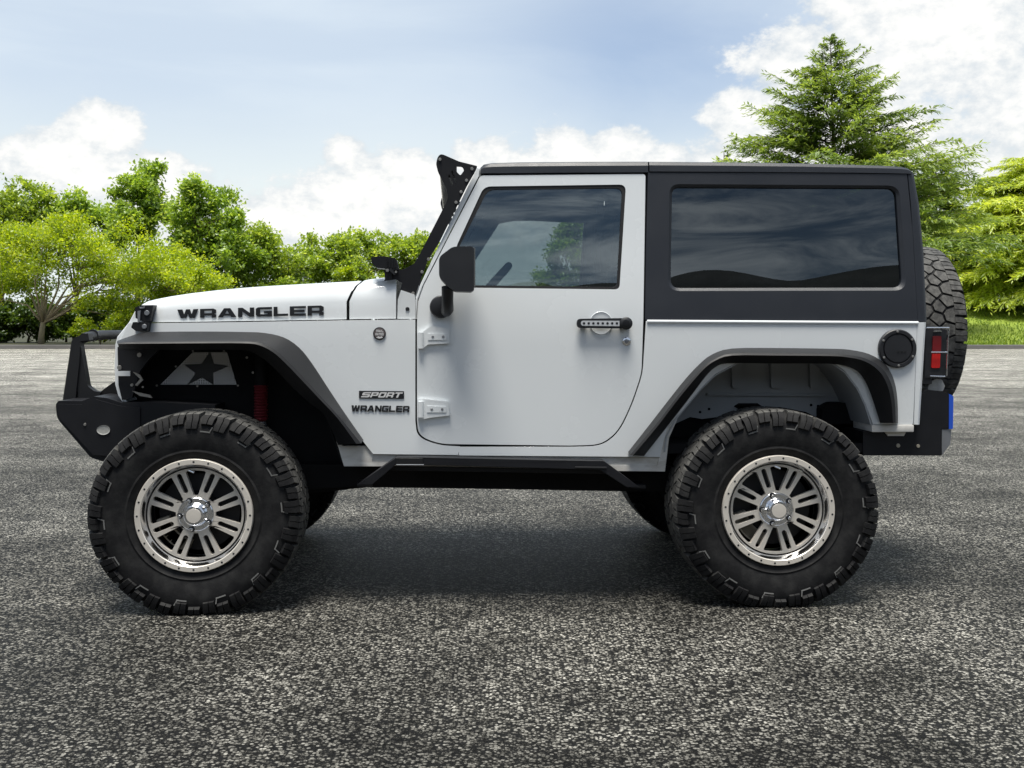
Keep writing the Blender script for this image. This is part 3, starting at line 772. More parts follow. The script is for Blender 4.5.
def letters(mb, text, quad, vf, off, mat=0, gap=0.09, slant=0.0, depth=0.002, widths={}):
    """quad: pixels of bottom-left, bottom-right, top-right, top-left"""
    bl, brt, tr, tl = quad
    ws_ = [widths.get(ch, 1.0) for ch in text]
    tot = sum(ws_) + gap * (len(text) - 1); x = 0
    for ch, wd in zip(text, ws_):
        o, hs_ = GL[ch]
        def mp(q):
            a = (x + q[0] * wd + slant * q[1]) / tot; b_ = q[1]
            return tuple((bl[i] * (1 - a) + brt[i] * a) * (1 - b_) + (tl[i] * (1 - a) + tr[i] * a) * b_ for i in range(2))
        mb.sheet([mp(q) for q in o], vf, depth, holes=[[mp(q) for q in h] for h in hs_], mat=mat, off=off)
        x += wd + gap
lt = MB()
letters(lt, 'WRANGLER', ((177.5, 318.2), (323.8, 315.2), (323.8, 305.4), (177.5, 309.6)), lambda u, z: VB(u, 1.0) + 0.014, -0.0035, 0, gap=0.10, widths={'W': 1.3, 'A': 1.15, 'L': 0.9})
lt.build('hood_lettering', 'decal', CAR)
lt = MB()
lt.sheet([(359, 390.8), (404, 391.2), (404, 398.8), (359, 398.4)], 0.1665, 0.002, mat=0)
letters(lt, 'SPORT', ((360.8, 397.3), (400.5, 397.7), (400.5, 392.4), (360.8, 392.1)), const(0.165), 0, 1, gap=0.10, slant=0.35, depth=0.001, widths={'S': 1.15})
letters(lt, 'WRANGLER', ((350.8, 411.2), (409, 412.2), (409, 406.0), (350.8, 405.2)), const(0.166), 0, 0, gap=0.08, slant=0.12, depth=0.002, widths={'W': 1.35, 'A': 1.1})
lt.build('fender_badge', ['decal', 'badge_white'], CAR)
bd = MB()
bd.disc(379.5, 333.5, 0.168, 6.4, 0.004, 0, seg=28); bd.disc(379.5, 333.5, 0.1645, 5.4, 0.001, 1, seg=28)
letters(bd, 'TRAIL', ((375.6, 332.2), (383.4, 332.2), (383.0, 329.8), (376.0, 329.8)), const(0.1625), 0, 2, depth=0.001, widths={'I': 0.5})
letters(bd, 'RATED', ((375.4, 335.4), (383.6, 335.4), (383.6, 333.0), (375.4, 333.0)), const(0.1625), 0, 2, depth=0.001)
bd.sheet([(376, 337.6), (378.5, 336.2), (380, 337), (381.5, 336.2), (383, 337.6), (379.5, 338.6)], 0.1625, 0.001, mat=2)
bd.build('round_badge', ['decal', 'badge', 'badge_white'], CAR)

# ---- fuel cap
fc = MB()
u, z = P(896.5, 348.5, 0.17); r = 19.2 * 4.93 / F_PX
fc.lathe((u, 0.17, z), [(r, 0), (r, -0.014), (r * 0.95, -0.018), (r * 0.80, -0.018), (r * 0.77, -0.010), (r * 0.73, -0.010), (r * 0.71, -0.016), (0.004, -0.017)], 40, 0)
for k in range(6):
    a = radians(90 + 60 * k + 2)
    fc.lathe((u + r * 0.88 * cos(a), 0.152, z + r * 0.88 * sin(a)), [(0.0055, 0), (0.0055, -0.002), (0.003, -0.003)], 10, 1)
for k in range(3):
    fc.box(u - r * 0.05 + k * 0.016, u - r * 0.05 + k * 0.016 + 0.010, 0.1515, 0.154, z - 0.018, z - 0.011, 2)
fc.build('fuel_cap', ['plastic', 'bolt', 'flare'], CAR, smooth=35)

# ---- tail lights
for far in (False, True):
    tl = MB()
    tl.sheet(rnd([(926, 328.5), (947, 329.5, 1), (945, 377.5, 2), (924.5, 378)]), 0.235, 0.14, mat=0)
    tl.sheet(rnd([(926, 326), (934, 326.5), (932, 384), (922, 384)]), 0.24, 0.13, mat=0)
    ln = MB()
    ln.sheet(rnd([(933, 336, 1.5), (941.5, 336, 1.5), (941, 351.5), (932.5, 351.5)]), 0.229, 0.02, mat=1)
    ln.sheet(rnd([(932.3, 353.8), (940.6, 353.8), (940, 368, 1.5), (931.4, 368, 1.5)]), 0.229, 0.02, mat=0)
    gd = MB()
    def bar_(pts, r_=0.0035):
        gd.tube([(P(a, b_, 0.215)[0], 0.215, P(a, b_, 0.215)[1]) for a, b_ in pts], r_, 0, seg=8)
    bar_([(926.5, 327.8), (949, 327.8), (948, 340), (946.5, 376)]); bar_([(931, 352.2), (947.6, 352.2)]); bar_([(930, 376), (945, 376.5)])
    gd.sheet(rnd([(934, 330.3), (941, 330), (942, 331.6), (933.5, 332)]), 0.226, 0.01)
    if far:
        for q in (tl, ln, gd): mirror_obj(q)
    th = tl.build('tail_light', 'plastic', CAR, bevel=0.004)
    ln.build('lens', ['red', 'dark_red'], th, bevel=0.002); gd.build('guard', 'chrome', th)

# ---- rear bumper
rb = MB()
rb.sheet(rnd([(863, 431.5), (914, 432), (914, 427), (915.5, 425.5), (921, 396, 3), (926, 389.5, 2), (943, 391.5, 2), (950, 395), (949.5, 429), (941.5, 429), (942, 455.5, 2), (863, 455.5)]), 0.215, 2 * (MID - 0.215), mat=0)
rb.sheet(rnd([(942, 429.5), (951.5, 429.5), (950.5, 444), (942, 455.3), (941.8, 450)]), 0.218, 2 * (MID - 0.218), mat=1)
rb.sheet(rnd([(949.2, 394), (953.5, 396, 1.5), (953, 429, 1), (949, 429)]), 0.212, 0.30, mat=2)
rb.sheet(rnd([(928, 387.5), (930, 382), (936, 378.5, 2), (942, 379.5, 2), (945, 386), (943, 391), (928, 390)]), 0.26, 0.10, mat=3)
for bx, by, br_ in ((898, 445.5, 2), (918, 446, 1.8)): rb.disc(bx, by, 0.215, br_, 0.004, 4)
rb.sheet([(885, 432), (906, 432.2), (904, 436), (888, 436)], 0.205, 0.1, mat=5)
rb.build('rear_bumper', ['steel', 'grey_metal', 'blue', 'lamp', 'caliper', 'dust_paint'], CAR, bevel=0.005)

# ---- front bumper with hoop
fb = MB()
fb.sheet(rnd([(55.8, 404, 1.5), (58.5, 400.8, 1), (82, 401), (94, 396.5), (107, 398), (122, 403), (150, 402), (215, 405), (215, 440), (150, 450), (105, 462), (92, 458), (88.8, 455.5), (73, 437), (59.5, 421.5), (56.6, 416, 2)]), 0.27, 2 * (MID - 0.27), mat=0)
fb.sheet(rnd([(56.5, 404), (82, 404.5), (96, 399.5), (120, 406), (140, 408), (140, 430), (108, 456), (93, 455), (60, 419)]), 0.262, 0.01, mat=0)
fb.lathe((P(103.5, 430, 0.26)[0], 0.26, P(103.5, 430, 0.26)[1]), [(0.026, 0), (0.026, -0.003), (0.021, -0.001), (0.001, 0.0)], 24, 1, sc=(1.1, 0.8))  # pale disc in place of a hole with bright ground behind it
fb.disc(85, 424.5, 0.262, 1.4, 0.004, 2)
fb.sheet([(95, 396), (104, 389), (113, 382.5), (119, 381), (120, 402), (95, 402)], 0.5, 0.7, mat=3)
fbo = fb.build('front_bumper', ['steel', 'lamp', 'bolt', 'dark'], CAR, bevel=0.006)
hp = MB()
hp.sheet(rnd([(71.5, 341), (74, 337.5, 2), (88, 333, 1), (89, 340), (80, 341.5), (79.5, 360), (76.5, 388), (75, 401.5), (62.5, 401.5)]), 0.46, 0.06, mirror=True)
hp.sheet(rnd([(79.2, 345), (80.5, 345), (87.5, 386, 2), (94, 391), (100, 392), (100, 400.5), (78, 400.5), (77.8, 390), (76.8, 386)]), 0.47, 0.05, mirror=True)
qh = P(86, 337, 0.5)
hp.tube([(qh[0], 0.47, qh[1] - 0.005), (qh[0], 0.52, qh[1]), (qh[0], 0.7, qh[1] + 0.008), (qh[0], 1.2, qh[1] + 0.008), (qh[0], 1.38, qh[1]), (qh[0], 1.43, qh[1] - 0.005)], 0.023, 0, seg=14)
hp.lathe((qh[0], 0.60, qh[1] + 0.010), [(0.026, -0.006), (0.026, 0.006)], 14, 1)
hp.build('bumper_hoop', ['flare', 'decal'], fbo, bevel=0.006, smooth=40)

# ---- side steps
for far in (False, True):
    ss_ = MB()
    a, b_ = P(396, 460.6, 0.10), P(603, 464.2, 0.10)
    c0, c1 = P(360, 485, 0.28), P(640, 489, 0.28)
    ss_.sheet(rnd([(396, 457.6, 1), (424, 457.2), (604, 461, 1), (640, 487.5), (627, 487.5), (600, 470), (440, 465.5), (396, 464.6), (372, 485), (357, 485)]), 0.10, 0.07, mat=0)
    ss_.sheet(rnd([(396, 458.5), (423, 458.3), (423, 464.3), (396, 464.5)]), 0.094, 0.01, mat=1)
    ss_.sheet([(396, 464.3), (424, 464.3), (424, 465.6), (396, 465.4)], 0.092, 0.01, mat=2)
    ss_.sheet(rnd([(575, 466.6), (607, 467), (607, 469), (575, 468.4)]), 0.094, 0.01, mat=1)
    ss_.sheet(rnd([(632, 484.5), (646, 484.8), (646, 488.5), (632, 488.2)]), 0.2, 0.12, mat=1)
    ss_.sheet(rnd([(357, 483), (372, 483.5), (372, 487), (357, 486.6)]), 0.2, 0.12, mat=1)
    ss_.sheet([(390, 466), (606, 469.5), (606, 474), (390, 470.5)], 0.17, 0.05, mat=0)
    if far: mirror_obj(ss_)
    ss_.build('side_step', ['steel', 'flare', 'grey_metal'], CAR, bevel=0.004)

# ---- chassis: frame rails, crossmembers, axles, springs
ch = MB()
ch.sheet([(250, 464), (400, 465), (690, 466), (720, 470), (720, 490), (640, 491.5), (470, 488.6), (345, 487), (300, 490), (250, 492)], 0.40, 0.10, mat=0, mirror=True)
ch.box(-0.9, 1.0, 0.5, 1.4, 0.52, 0.60, 0)
ch.box(1.0, 1.80, 0.55, 0.62, 0.63, 0.72, 0, True)
for uu, nm in ((-1.326, 0), (1.145, 1)):
    ch.tube([(uu, 0.30, 0.42), (uu, 1.60, 0.42)], 0.045, 0, seg=14)
    ch.lathe((uu, 1.1 if nm == 0 else MID, 0.42), [(0.02, -0.14), (0.11, -0.09), (0.14, 0), (0.11, 0.09), (0.02, 0.14)], 18, 0, axis='u')
    ch.tube([(uu - 0.1, 0.42, 0.42), (uu + 0.75 * (1 if nm == 0 else -1), 0.46, 0.50)], 0.028, 0, mirror=True)
    for k in range(7):
        ch.lathe((uu, 0.52, 0.56 + k * 0.045), [(0.05, -0.014), (0.072, 0), (0.05, 0.014)], 16, 0, True, axis='z')
q = P(836, 412, 0.45)
ch.sheet(rnd([(822, 408, 3), (832, 402.5, 4), (850, 403, 4), (862, 410, 4), (864, 424), (822, 424)]), 0.42, 0.12, mat=0, mirror=True)
ch.build('chassis', ['dark'], CAR, smooth=35)
for far in (False, True):
    sh = MB()
    qs = P(261, 385, 0.40); qe = P(261, 420, 0.40)
    prof = [(0.012, -0.02)]
    n = 12
    for k in range(n):
        zz = (qs[1] - qe[1]) * (k / n)
        prof += [(0.027, zz), (0.034, zz + (qs[1] - qe[1]) / n * 0.5)]
    prof += [(0.027, qs[1] - qe[1]), (0.012, qs[1] - qe[1] + 0.02)]
    sh.lathe((qe[0], 0.40, qe[1]), prof, 18, 0, axis='z')
    sh.tube([(qe[0], 0.40, qe[1]), (qe[0] + 0.03, 0.40, qe[1] - 0.2)], 0.022, 1)
    sh.tube([(qs[0], 0.40, qs[1]), (qs[0], 0.40, qs[1] + 0.15)], 0.028, 2)
    if far: mirror_obj(sh)
    sh.build('shock_absorber', ['red_boot', 'grey_metal', 'dark'], CAR, smooth=60)

# ---- cabin: dash, seats, wheel, roll bar
cb = MB()
q = P(470, 276, 0.4)
cb.box(uF + 0.02, uF + 0.36, 0.24, 1.66, 0.95, 1.36, 0, bev=0.05)
cb.build('dashboard', 'cabin', CAR, smooth=40)
sp_ = MB()
us, zs = P(484, 293, 0.58)
for k in range(24):
    pass
Mx = Matrix.Translation((us, 0.58, zs)) @ Matrix.Rotation(radians(-48), 4, 'Y')
ring = []
rows = []
for i in range(28):
    a = 2 * pi * i / 28
    rows.append([Mx @ Vector(((0.175 + 0.018 * cos(2 * pi * k / 8)) * cos(a), (0.175 + 0.018 * cos(2 * pi * k / 8)) * sin(a), 0.018 * sin(2 * pi * k / 8))) for k in range(8)])
rows.append(rows[0])
sp_.loft(rows, close=True)
sp_.box(-0.16, 0.16, -0.02, 0.02, -0.02, 0.0, M_=Mx); sp_.box(-0.05, 0.05, -0.06, 0.06, -0.06, 0.01, M_=Mx)
sp_.tube([Mx @ Vector((0, 0, -0.03)), Mx @ Vector((0, 0, -0.35))], 0.03)
sp_.build('steering_wheel', 'cabin', CAR, smooth=50)
for vv in (0.58, 1.32):
    st_ = MB()
    ub = P(592, 290, 0.5)[0]
    st_.box(ub - 0.38, ub + 0.10, vv - 0.24, vv + 0.24, 0.72, 0.88, 0, bev=0.04)
    st_.box(ub + 0.02, ub + 0.16, vv - 0.23, vv + 0.23, 0.85, 1.36, 0, bev=0.05)
    st_.box(ub + 0.09, ub + 0.18, vv - 0.13, vv + 0.13, 1.34, 1.50, 0, bev=0.04)
    st_.build('seat', 'cabin', CAR, smooth=40)
rl = MB()
ur = P(640, 250, 0.4)[0]
rl.tube([(ur, 0.34, 0.8), (ur, 0.36, 1.62), (ur, 0.42, 1.80), (ur, 0.55, 1.84), (ur, 1.35, 1.84), (ur, 1.48, 1.80), (ur, 1.54, 1.62), (ur, 1.56, 0.8)], 0.035)
for v_ in (0.42,):
    rl.tube([(ur, v_, 1.81), (ur - 0.5, v_, 1.83), (qt[0] + 0.12, v_, 1.80), (qb[0] + 0.1, v_ - 0.05, 1.36)], 0.03, 0, True)
rl.tube([(ur, 0.42, 1.81), (ur + 0.9, 0.42, 1.80), (1.7, 0.42, 1.2)], 0.03, 0, True)
rl.build('roll_bar', 'cabin', CAR, smooth=60)

# ---- wheels
TW = 0.30
def prof_r(y):                                         # carcass profile: list of (r, y) from outer bead to inner bead
    return y
CARC = [(0.222, 0.040), (0.232, 0.022), (0.246, 0.012), (0.262, 0.006), (0.268, 0.001), (0.276, 0.004), (0.30, -0.002), (0.335, -0.005), (0.365, -0.002), (0.388, 0.007), (0.405, 0.020), (0.417, 0.034), (0.4235, 0.060)]
CARC = CARC + [(0.4245, 0.15)] + [(r, TW - y) for r, y in reversed(CARC)]
def clip_cell(poly, nx, ny, d):
    out = []
    for i in range(len(poly)):
        a, b_ = poly[i], poly[(i + 1) % len(poly)]
        da, db = a[0] * nx + a[1] * ny - d, b_[0] * nx + b_[1] * ny - d
        if da <= 0: out.append(a)
        if (da < 0) != (db < 0) and abs(da - db) > 1e-12:
            k = da / (da - db); out.append((a[0] + (b_[0] - a[0]) * k, a[1] + (b_[1] - a[1]) * k))
    return out
def tyre_bm(flat_z=None, seed=1):
    rg = random.Random(seed)
    mb = MB()
    mb.lathe((0, 0, 0), CARC, 96, 0, caps=False)
    Rt = 0.432; L = 2 * pi * Rt
    y0, y1 = 0.066, TW - 0.066
    n = 38; pts = []
    for i in range(n):
        for j, yy in enumerate((0.098, 0.150, 0.202)):
            pts.append(((i + 0.33 * j + 0.16 * (rg.random() - 0.5)) * L / n, yy + 0.011 * (1 if (i + j) % 2 else -1) + 0.006 * (rg.random() - 0.5)))
    bm = mb.bm
    def cyl(s_, y, r): a = s_ / L * 2 * pi; return (r * cos(a), y, r * sin(a))
    def prism(poly, r_lo, r_hi, shrink=0.0045):
        if len(poly) < 3: return
        cx_ = sum(p[0] for p in poly) / len(poly); cy_ = sum(p[1] for p in poly) / len(poly)
        q = []
        for p in poly:
            d = hypot(p[0] - cx_, p[1] - cy_)
            if d < 1e-5: return
            k = max(0.3, 1 - shrink * 1.25 / d); q.append((cx_ + (p[0] - cx_) * k, cy_ + (p[1] - cy_) * k))
        lo = [bm.verts.new(cyl(p[0], p[1], r_lo)) for p in q]
        hi = [bm.verts.new(cyl(cx_ + (p[0] - cx_) * 0.95, cy_ + (p[1] - cy_) * 0.95, r_hi)) for p in q]
        try:
            f = bm.faces.new(hi); f.material_index = 1
            for i in range(len(q)):
                j = (i + 1) % len(q); f = bm.faces.new((lo[i], lo[j], hi[j], hi[i])); f.material_index = 1
        except ValueError: pass
    for i, p in enumerate(pts):
        poly = [(p[0] - 0.2, y0), (p[0] + 0.2, y0), (p[0] + 0.2, y1), (p[0] - 0.2, y1)]
        for q in pts:
            for sh_ in (-L, 0, L):
                qx, qy = q[0] + sh_, q[1]
                dx, dy = qx - p[0], qy - p[1]; d = hypot(dx, dy)
                if d < 1e-6 or d > 0.35: continue
                nx, ny = dx / d, dy / d
                poly = clip_cell(poly, nx, ny, (p[0] + qx) / 2 * nx + (p[1] + qy) / 2 * ny)
        # cut a sipe through some cells
        prism(poly, 0.416, Rt)
    # shoulder lugs reaching down the side wall, alternately long and short, each with a sipe
    NS = 42
    for sd in (0, 1):
        for i in range(NS):
            long_ = (i % 2 == 0)
            path = [(Rt, 0.070), (Rt - 0.001, 0.034), (0.425, 0.013), (0.410, 0.001), (0.388, -0.0095)]
            base = [(0.416, 0.070), (0.414, 0.036), (0.406, 0.026), (0.394, 0.014), (0.378, 0.004)]
            if long_:
                path.append((0.366, -0.0125)); base.append((0.362, -0.001))
            pitch = 2 * pi / NS; a0 = pitch * i + sd * pitch * 0.5
            wdt = pitch * (0.86 if long_ else 0.82)
            for h0, h1 in ((0.0, 0.46), (0.54, 1.0)):
                T_, B_ = [], []
                for k, ((r, y), (rb_, yb)) in enumerate(zip(path, base)):
                    sk = 0.03 * (k / 5.0) * (1 if sd == 0 else -1) + (0.012 if long_ else -0.008) * (1 if k == 2 else 0)
                    tp = 1.0 - 0.10 * k / 5.0
                    lo_ = a0 + wdt * (0.5 + (h0 - 0.5) * tp) + sk; hi_ = a0 + wdt * (0.5 + (h1 - 0.5) * tp) + sk
                    yy, yyb = (y, yb) if sd == 0 else (TW - y, TW - yb)
                    T_.append([bm.verts.new((r * cos(a), yy, r * sin(a))) for a in (lo_, hi_)])
                    B_.append([bm.verts.new((rb_ * cos(a), yyb, rb_ * sin(a))) for a in (lo_ - 0.004, hi_ + 0.004)])
                fs = []
                for k in range(len(T_) - 1):
                    fs += [(T_[k][0], T_[k][1], T_[k + 1][1], T_[k + 1][0]), (T_[k][0], T_[k + 1][0], B_[k + 1][0], B_[k][0]), (T_[k][1], B_[k][1], B_[k + 1][1], T_[k + 1][1])]
                fs += [(T_[0][1], T_[0][0], B_[0][0], B_[0][1]), (T_[-1][0], T_[-1][1], B_[-1][1], B_[-1][0])]
                for ff in fs:
                    f = bm.faces.new(ff); f.material_index = 1 if ff[0] in T_[0] or ff[0] in T_[1] else 0
            if i % 3 == 0 and sd == 0:                         # rib at the foot of each long lug, caught light painted in
                for rr_, da, la in ((0.352, 0.0, 0.115), ):
                    am = a0 + wdt * 0.5 + 0.03
                    v4 = []
                    for r_ in (rr_, rr_ + 0.0055):
                        for q_ in range(4):
                            aa = am + la * (q_ / 3 - 0.5); v4.append(bm.verts.new((r_ * cos(aa), -0.0062, r_ * sin(aa))))
                    for q_ in range(3):
                        f = bm.faces.new((v4[q_], v4[q_ + 1], v4[q_ + 5], v4[q_ + 4])); f.material_index = 2
                    a_e = am - la * 0.5
                    w4 = [bm.verts.new((r_ * cos(aa), -0.0063, r_ * sin(aa))) for r_, aa in ((rr_ + 0.0055, a_e), (rr_ + 0.026, a_e - 0.02), (rr_ + 0.026, a_e - 0.008), (rr_ + 0.0055, a_e + 0.012))]
                    f = bm.faces.new(w4); f.material_index = 2
    # rim-side serrations, faint ring of fine ribs
    bmesh.ops.recalc_face_normals(bm, faces=bm.faces[:])
    if flat_z is not None:
        for q in bm.verts:
            if q.co.z < flat_z:
                q.co.z = flat_z
            elif q.co.z < flat_z + 0.10 and abs(q.co.y - TW / 2) > 0.12:
                k = 1 - (q.co.z - flat_z) / 0.10; q.co.y += 0.012 * k * (-1 if q.co.y < TW / 2 else 1)
    return mb
def rim_bm(rot):
    mb = MB()
    # lip, barrel
    mb.lathe((0, 0, 0), [(0.228, 0.05), (0.237, 0.030), (0.238, 0.006), (0.235, 0.000), (0.215, 0.000), (0.212, 0.003)], 72, 0, caps=False)
    mb.lathe((0, 0, 0), [(0.212, 0.003), (0.209, 0.008), (0.197, 0.046)], 72, 1, caps=False)
    mb.lathe((0, 0, 0), [(0.1935, 0.046), (0.190, 0.075), (0.192, 0.20), (0.215, 0.26)], 72, 2, caps=False)
    # spoke plate
    Nn = 8; wi, wo_ = 0.046, 0.060
    def wd(r): return wi + (wo_ - wi) * (r - 0.09) / 0.09
    outer = [(0.1945 * cos(2 * pi * k / 96), 0.1945 * sin(2 * pi * k / 96)) for k in range(96)]
    holes = []
    for k in range(Nn):
        a0 = rot + k * 2 * pi / Nn; a1 = a0 + 2 * pi / Nn
        lft, rgt = [], []
        for r in (0.080, 0.10, 0.125, 0.155, 0.181):
            d = asin(wd(r) / 2 / r)
            l_, r_ = a0 + d, a1 - d
            if l_ > r_: l_ = r_ = (l_ + r_) / 2
            lft.append((r, l_)); rgt.append((r, r_))
        arc = [(0.185, lft[-1][1] + (rgt[-1][1] - lft[-1][1]) * s_) for s_ in (0.08, 0.3, 0.5, 0.7, 0.92)]
        h = [(r * cos(a), r * sin(a)) for r, a in lft + arc + rgt[::-1]]
        holes.append(h)
        sl = []
        w2 = 0.0100
        for j in range(7):
            b_ = pi / 2 + pi * j / 6; sl.append((0.106 + w2 * cos(b_), w2 * sin(b_)))
        for j in range(7):
            b_ = -pi / 2 + pi * j / 6; sl.append((0.174 + w2 * cos(b_), w2 * sin(b_)))
        holes.append([(x * cos(a0) - y * sin(a0), x * sin(a0) + y * cos(a0)) for x, y in sl])
    mb.sheet(outer, const(0.040), 0.022, holes=holes, mat=0, world=True)
    # hub, cap, nuts
    mb.lathe((0, 0, 0), [(0.074, 0.0405), (0.072, 0.037), (0.068, 0.034), (0.050, 0.034), (0.044, 0.028), (0.043, 0.008), (0.038, 0.003), (0.020, 0.001), (0.001, 0.001)], 40, 1)
    mb.lathe((0, 0, 0), [(0.030, 0.003), (0.030, -0.001), (0.001, -0.002)], 24, 0)
    for k in range(5):
        a = rot + radians(90) + k * 2 * pi / 5
        c_ = (0.063 * cos(a), 0.034, 0.063 * sin(a))
        mb.lathe(c_, [(0.0125, 0.002), (0.0125, -0.001), (0.001, -0.001)], 14, 2)
        mb.lathe(c_, [(0.0085, 0.0), (0.0085, -0.016), (0.006, -0.020), (0.001, -0.020)], 8, 1)
    for k in range(24):
        a = rot + 2 * pi * (k + 0.5) / 24
        mb.lathe((0.2255 * cos(a), 0.0, 0.2255 * sin(a)), [(0.0042, 0.001), (0.0042, -0.001), (0.0005, -0.0012)], 10, 2)
    a = rot + radians(75)
    mb.tube([(0.188 * cos(a), 0.030, 0.188 * sin(a)), (0.178 * cos(a - 0.12), 0.022, 0.178 * sin(a - 0.12))], 0.005, 1)
    return mb
def brake_bm():
    mb = MB()
    mb.lathe((0, 0, 0), [(0.165, 0.125), (0.165, 0.115), (0.09, 0.112), (0.085, 0.09), (0.01, 0.09)], 40, 0)
    mb.lathe((0, 0, 0), [(0.19, 0.14), (0.01, 0.14)], 40, 2)
    for k in range(6):
        a = radians(200 + 9 * k)
        mb.box(-0.03, 0.03, 0.085, 0.15, 0.115, 0.172, 1, bev=0.006, M_=Matrix.Rotation(-a + pi / 2, 4, 'Y'))
    return mb
HUBZ = 0.415
ME = {}
def wheel(loc, rz, rot, spin=0.0, flat=True, sx=1.035):
    wv = empty('wheel', loc, CAR); wv.rotation_euler = (0, 0, rz); wv.scale = (sx, 1, 1)
    tk = ('t', flat)
    if tk not in ME:
        o = tyre_bm(-HUBZ if flat else None, 3 if flat else 5).build('tyre', ['tyre', 'tread', 'rib_glint'], wv, smooth=30); ME[tk] = o.data
    else:
        o = bpy.data.objects.new('tyre', ME[tk]); COL.objects.link(o); o.parent = wv
    rk = ('r', rot)
    if rk not in ME:
        o = rim_bm(rot).build('rim', ['satin', 'chrome', 'decal'], wv, bevel=0.002, smooth=30); ME[rk] = o.data
    else:
        o = bpy.data.objects.new('rim', ME[rk]); COL.objects.link(o); o.parent = wv
    if flat:
        if 'b' not in ME:
            o = brake_bm().build('brake', ['rotor', 'caliper', 'dark'], wv, smooth=35); ME['b'] = o.data
        else:
            o = bpy.data.objects.new('brake', ME['b']); COL.objects.link(o); o.parent = wv
    return wv
uf = P(193.8, 518, 0.02)[0]; ur_ = P(778.8, 515.8, 0.02)[0]
R1, R2_ = radians(22.5), radians(18)
wheel((uf, 0.015, HUBZ), 0, R1); wheel((ur_, 0.015, HUBZ), 0, R2_)
wheel((uf, 2 * MID - 0.015, HUBZ), pi, R1); wheel((ur_, 2 * MID - 0.015, HUBZ), pi, R2_)
spw = wheel((1.90, MID + 0.02, 1.19), 0, R2_, flat=False, sx=1.0)
spw.rotation_euler = (0, 0, radians(90)); spw.location = (2.24, MID + 0.02, 1.19)
spw['label'] = 'spare wheel on the tailgate'
cr2 = MB(); cr2.box(1.87, 1.98, MID - 0.12, MID + 0.12, 1.05, 1.32, 0, bev=0.02)
cr2.build('spare_carrier', 'steel', CAR)

# ================================================================ TREES
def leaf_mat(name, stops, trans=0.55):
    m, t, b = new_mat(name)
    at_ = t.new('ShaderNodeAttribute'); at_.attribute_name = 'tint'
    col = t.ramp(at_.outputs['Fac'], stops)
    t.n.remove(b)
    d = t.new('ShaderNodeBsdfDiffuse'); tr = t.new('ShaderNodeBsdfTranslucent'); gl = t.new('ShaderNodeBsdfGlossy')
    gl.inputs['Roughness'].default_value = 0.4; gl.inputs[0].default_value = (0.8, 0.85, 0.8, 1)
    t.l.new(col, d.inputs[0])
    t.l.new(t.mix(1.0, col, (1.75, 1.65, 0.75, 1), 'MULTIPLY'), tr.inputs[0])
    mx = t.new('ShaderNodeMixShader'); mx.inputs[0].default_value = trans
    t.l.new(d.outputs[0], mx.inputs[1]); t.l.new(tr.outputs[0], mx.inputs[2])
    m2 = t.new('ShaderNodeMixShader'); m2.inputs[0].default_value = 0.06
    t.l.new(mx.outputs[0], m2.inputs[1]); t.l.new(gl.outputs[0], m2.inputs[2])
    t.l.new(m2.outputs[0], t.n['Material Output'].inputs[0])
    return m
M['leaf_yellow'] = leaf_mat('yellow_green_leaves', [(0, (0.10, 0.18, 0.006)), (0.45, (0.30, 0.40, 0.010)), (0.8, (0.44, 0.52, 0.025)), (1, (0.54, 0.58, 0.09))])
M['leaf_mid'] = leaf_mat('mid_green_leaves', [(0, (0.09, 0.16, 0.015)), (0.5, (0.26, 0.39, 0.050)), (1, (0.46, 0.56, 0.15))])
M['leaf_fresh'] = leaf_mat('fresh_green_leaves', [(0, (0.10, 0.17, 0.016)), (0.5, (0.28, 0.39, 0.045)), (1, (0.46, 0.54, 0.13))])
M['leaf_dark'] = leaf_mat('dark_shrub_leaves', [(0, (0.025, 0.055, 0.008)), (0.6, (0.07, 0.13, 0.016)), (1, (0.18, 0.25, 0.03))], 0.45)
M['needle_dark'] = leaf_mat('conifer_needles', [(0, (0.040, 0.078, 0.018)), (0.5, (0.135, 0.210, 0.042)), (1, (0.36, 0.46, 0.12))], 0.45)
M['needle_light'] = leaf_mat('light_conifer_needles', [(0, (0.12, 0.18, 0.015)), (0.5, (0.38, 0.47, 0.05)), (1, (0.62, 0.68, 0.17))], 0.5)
M['grass_blade'] = leaf_mat('grass_blades', [(0, (0.07, 0.13, 0.01)), (0.5, (0.16, 0.24, 0.02)), (1, (0.27, 0.34, 0.04))], 0.4)
M['bark_pale'] = simple('pale_bark', (0.30, 0.25, 0.17), 0.9, var=0.35, vscale=4, bump=0.5, bscale=20)
M['bark'] = simple('brown_bark', (0.10, 0.075, 0.05), 0.9, var=0.35, vscale=4, bump=0.5, bscale=20)

class Leaves:
    def __init__(s): s.v = []; s.f = []; s.t = []
    def leaf(s, p, d, n, ln, wd, tint):
        """kite-shaped leaf: base p, direction d, normal n"""
        side = d.cross(n)
        if side.length < 1e-4: side = d.orthogonal()
        side.normalize(); nn = side.cross(d)
        i = len(s.v)
        s.v += [p, p + d * ln * 0.45 + side * wd * 0.5 + nn * wd * 0.12, p + d * ln, p + d * ln * 0.45 - side * wd * 0.5 + nn * wd * 0.12]
        s.f.append((i, i + 1, i + 2, i + 3)); s.t.append(tint)
    def build(s, name, mat, parent=None):
        me = bpy.data.meshes.new(name); me.from_pydata([tuple(q) for q in s.v], [], s.f)
        a = me.attributes.new('tint', 'FLOAT', 'FACE'); a.data.foreach_set('value', s.t)
        me.materials.append(M[mat]); me.update()
        o = bpy.data.objects.new(name, me); COL.objects.link(o)
        if parent: o.parent = parent
        return o
def rvec(rg):
    while True:
        v = Vector((rg.uniform(-1, 1), rg.uniform(-1, 1), rg.uniform(-1, 1)))
        if 0.05 < v.length < 1: return v.normalized()

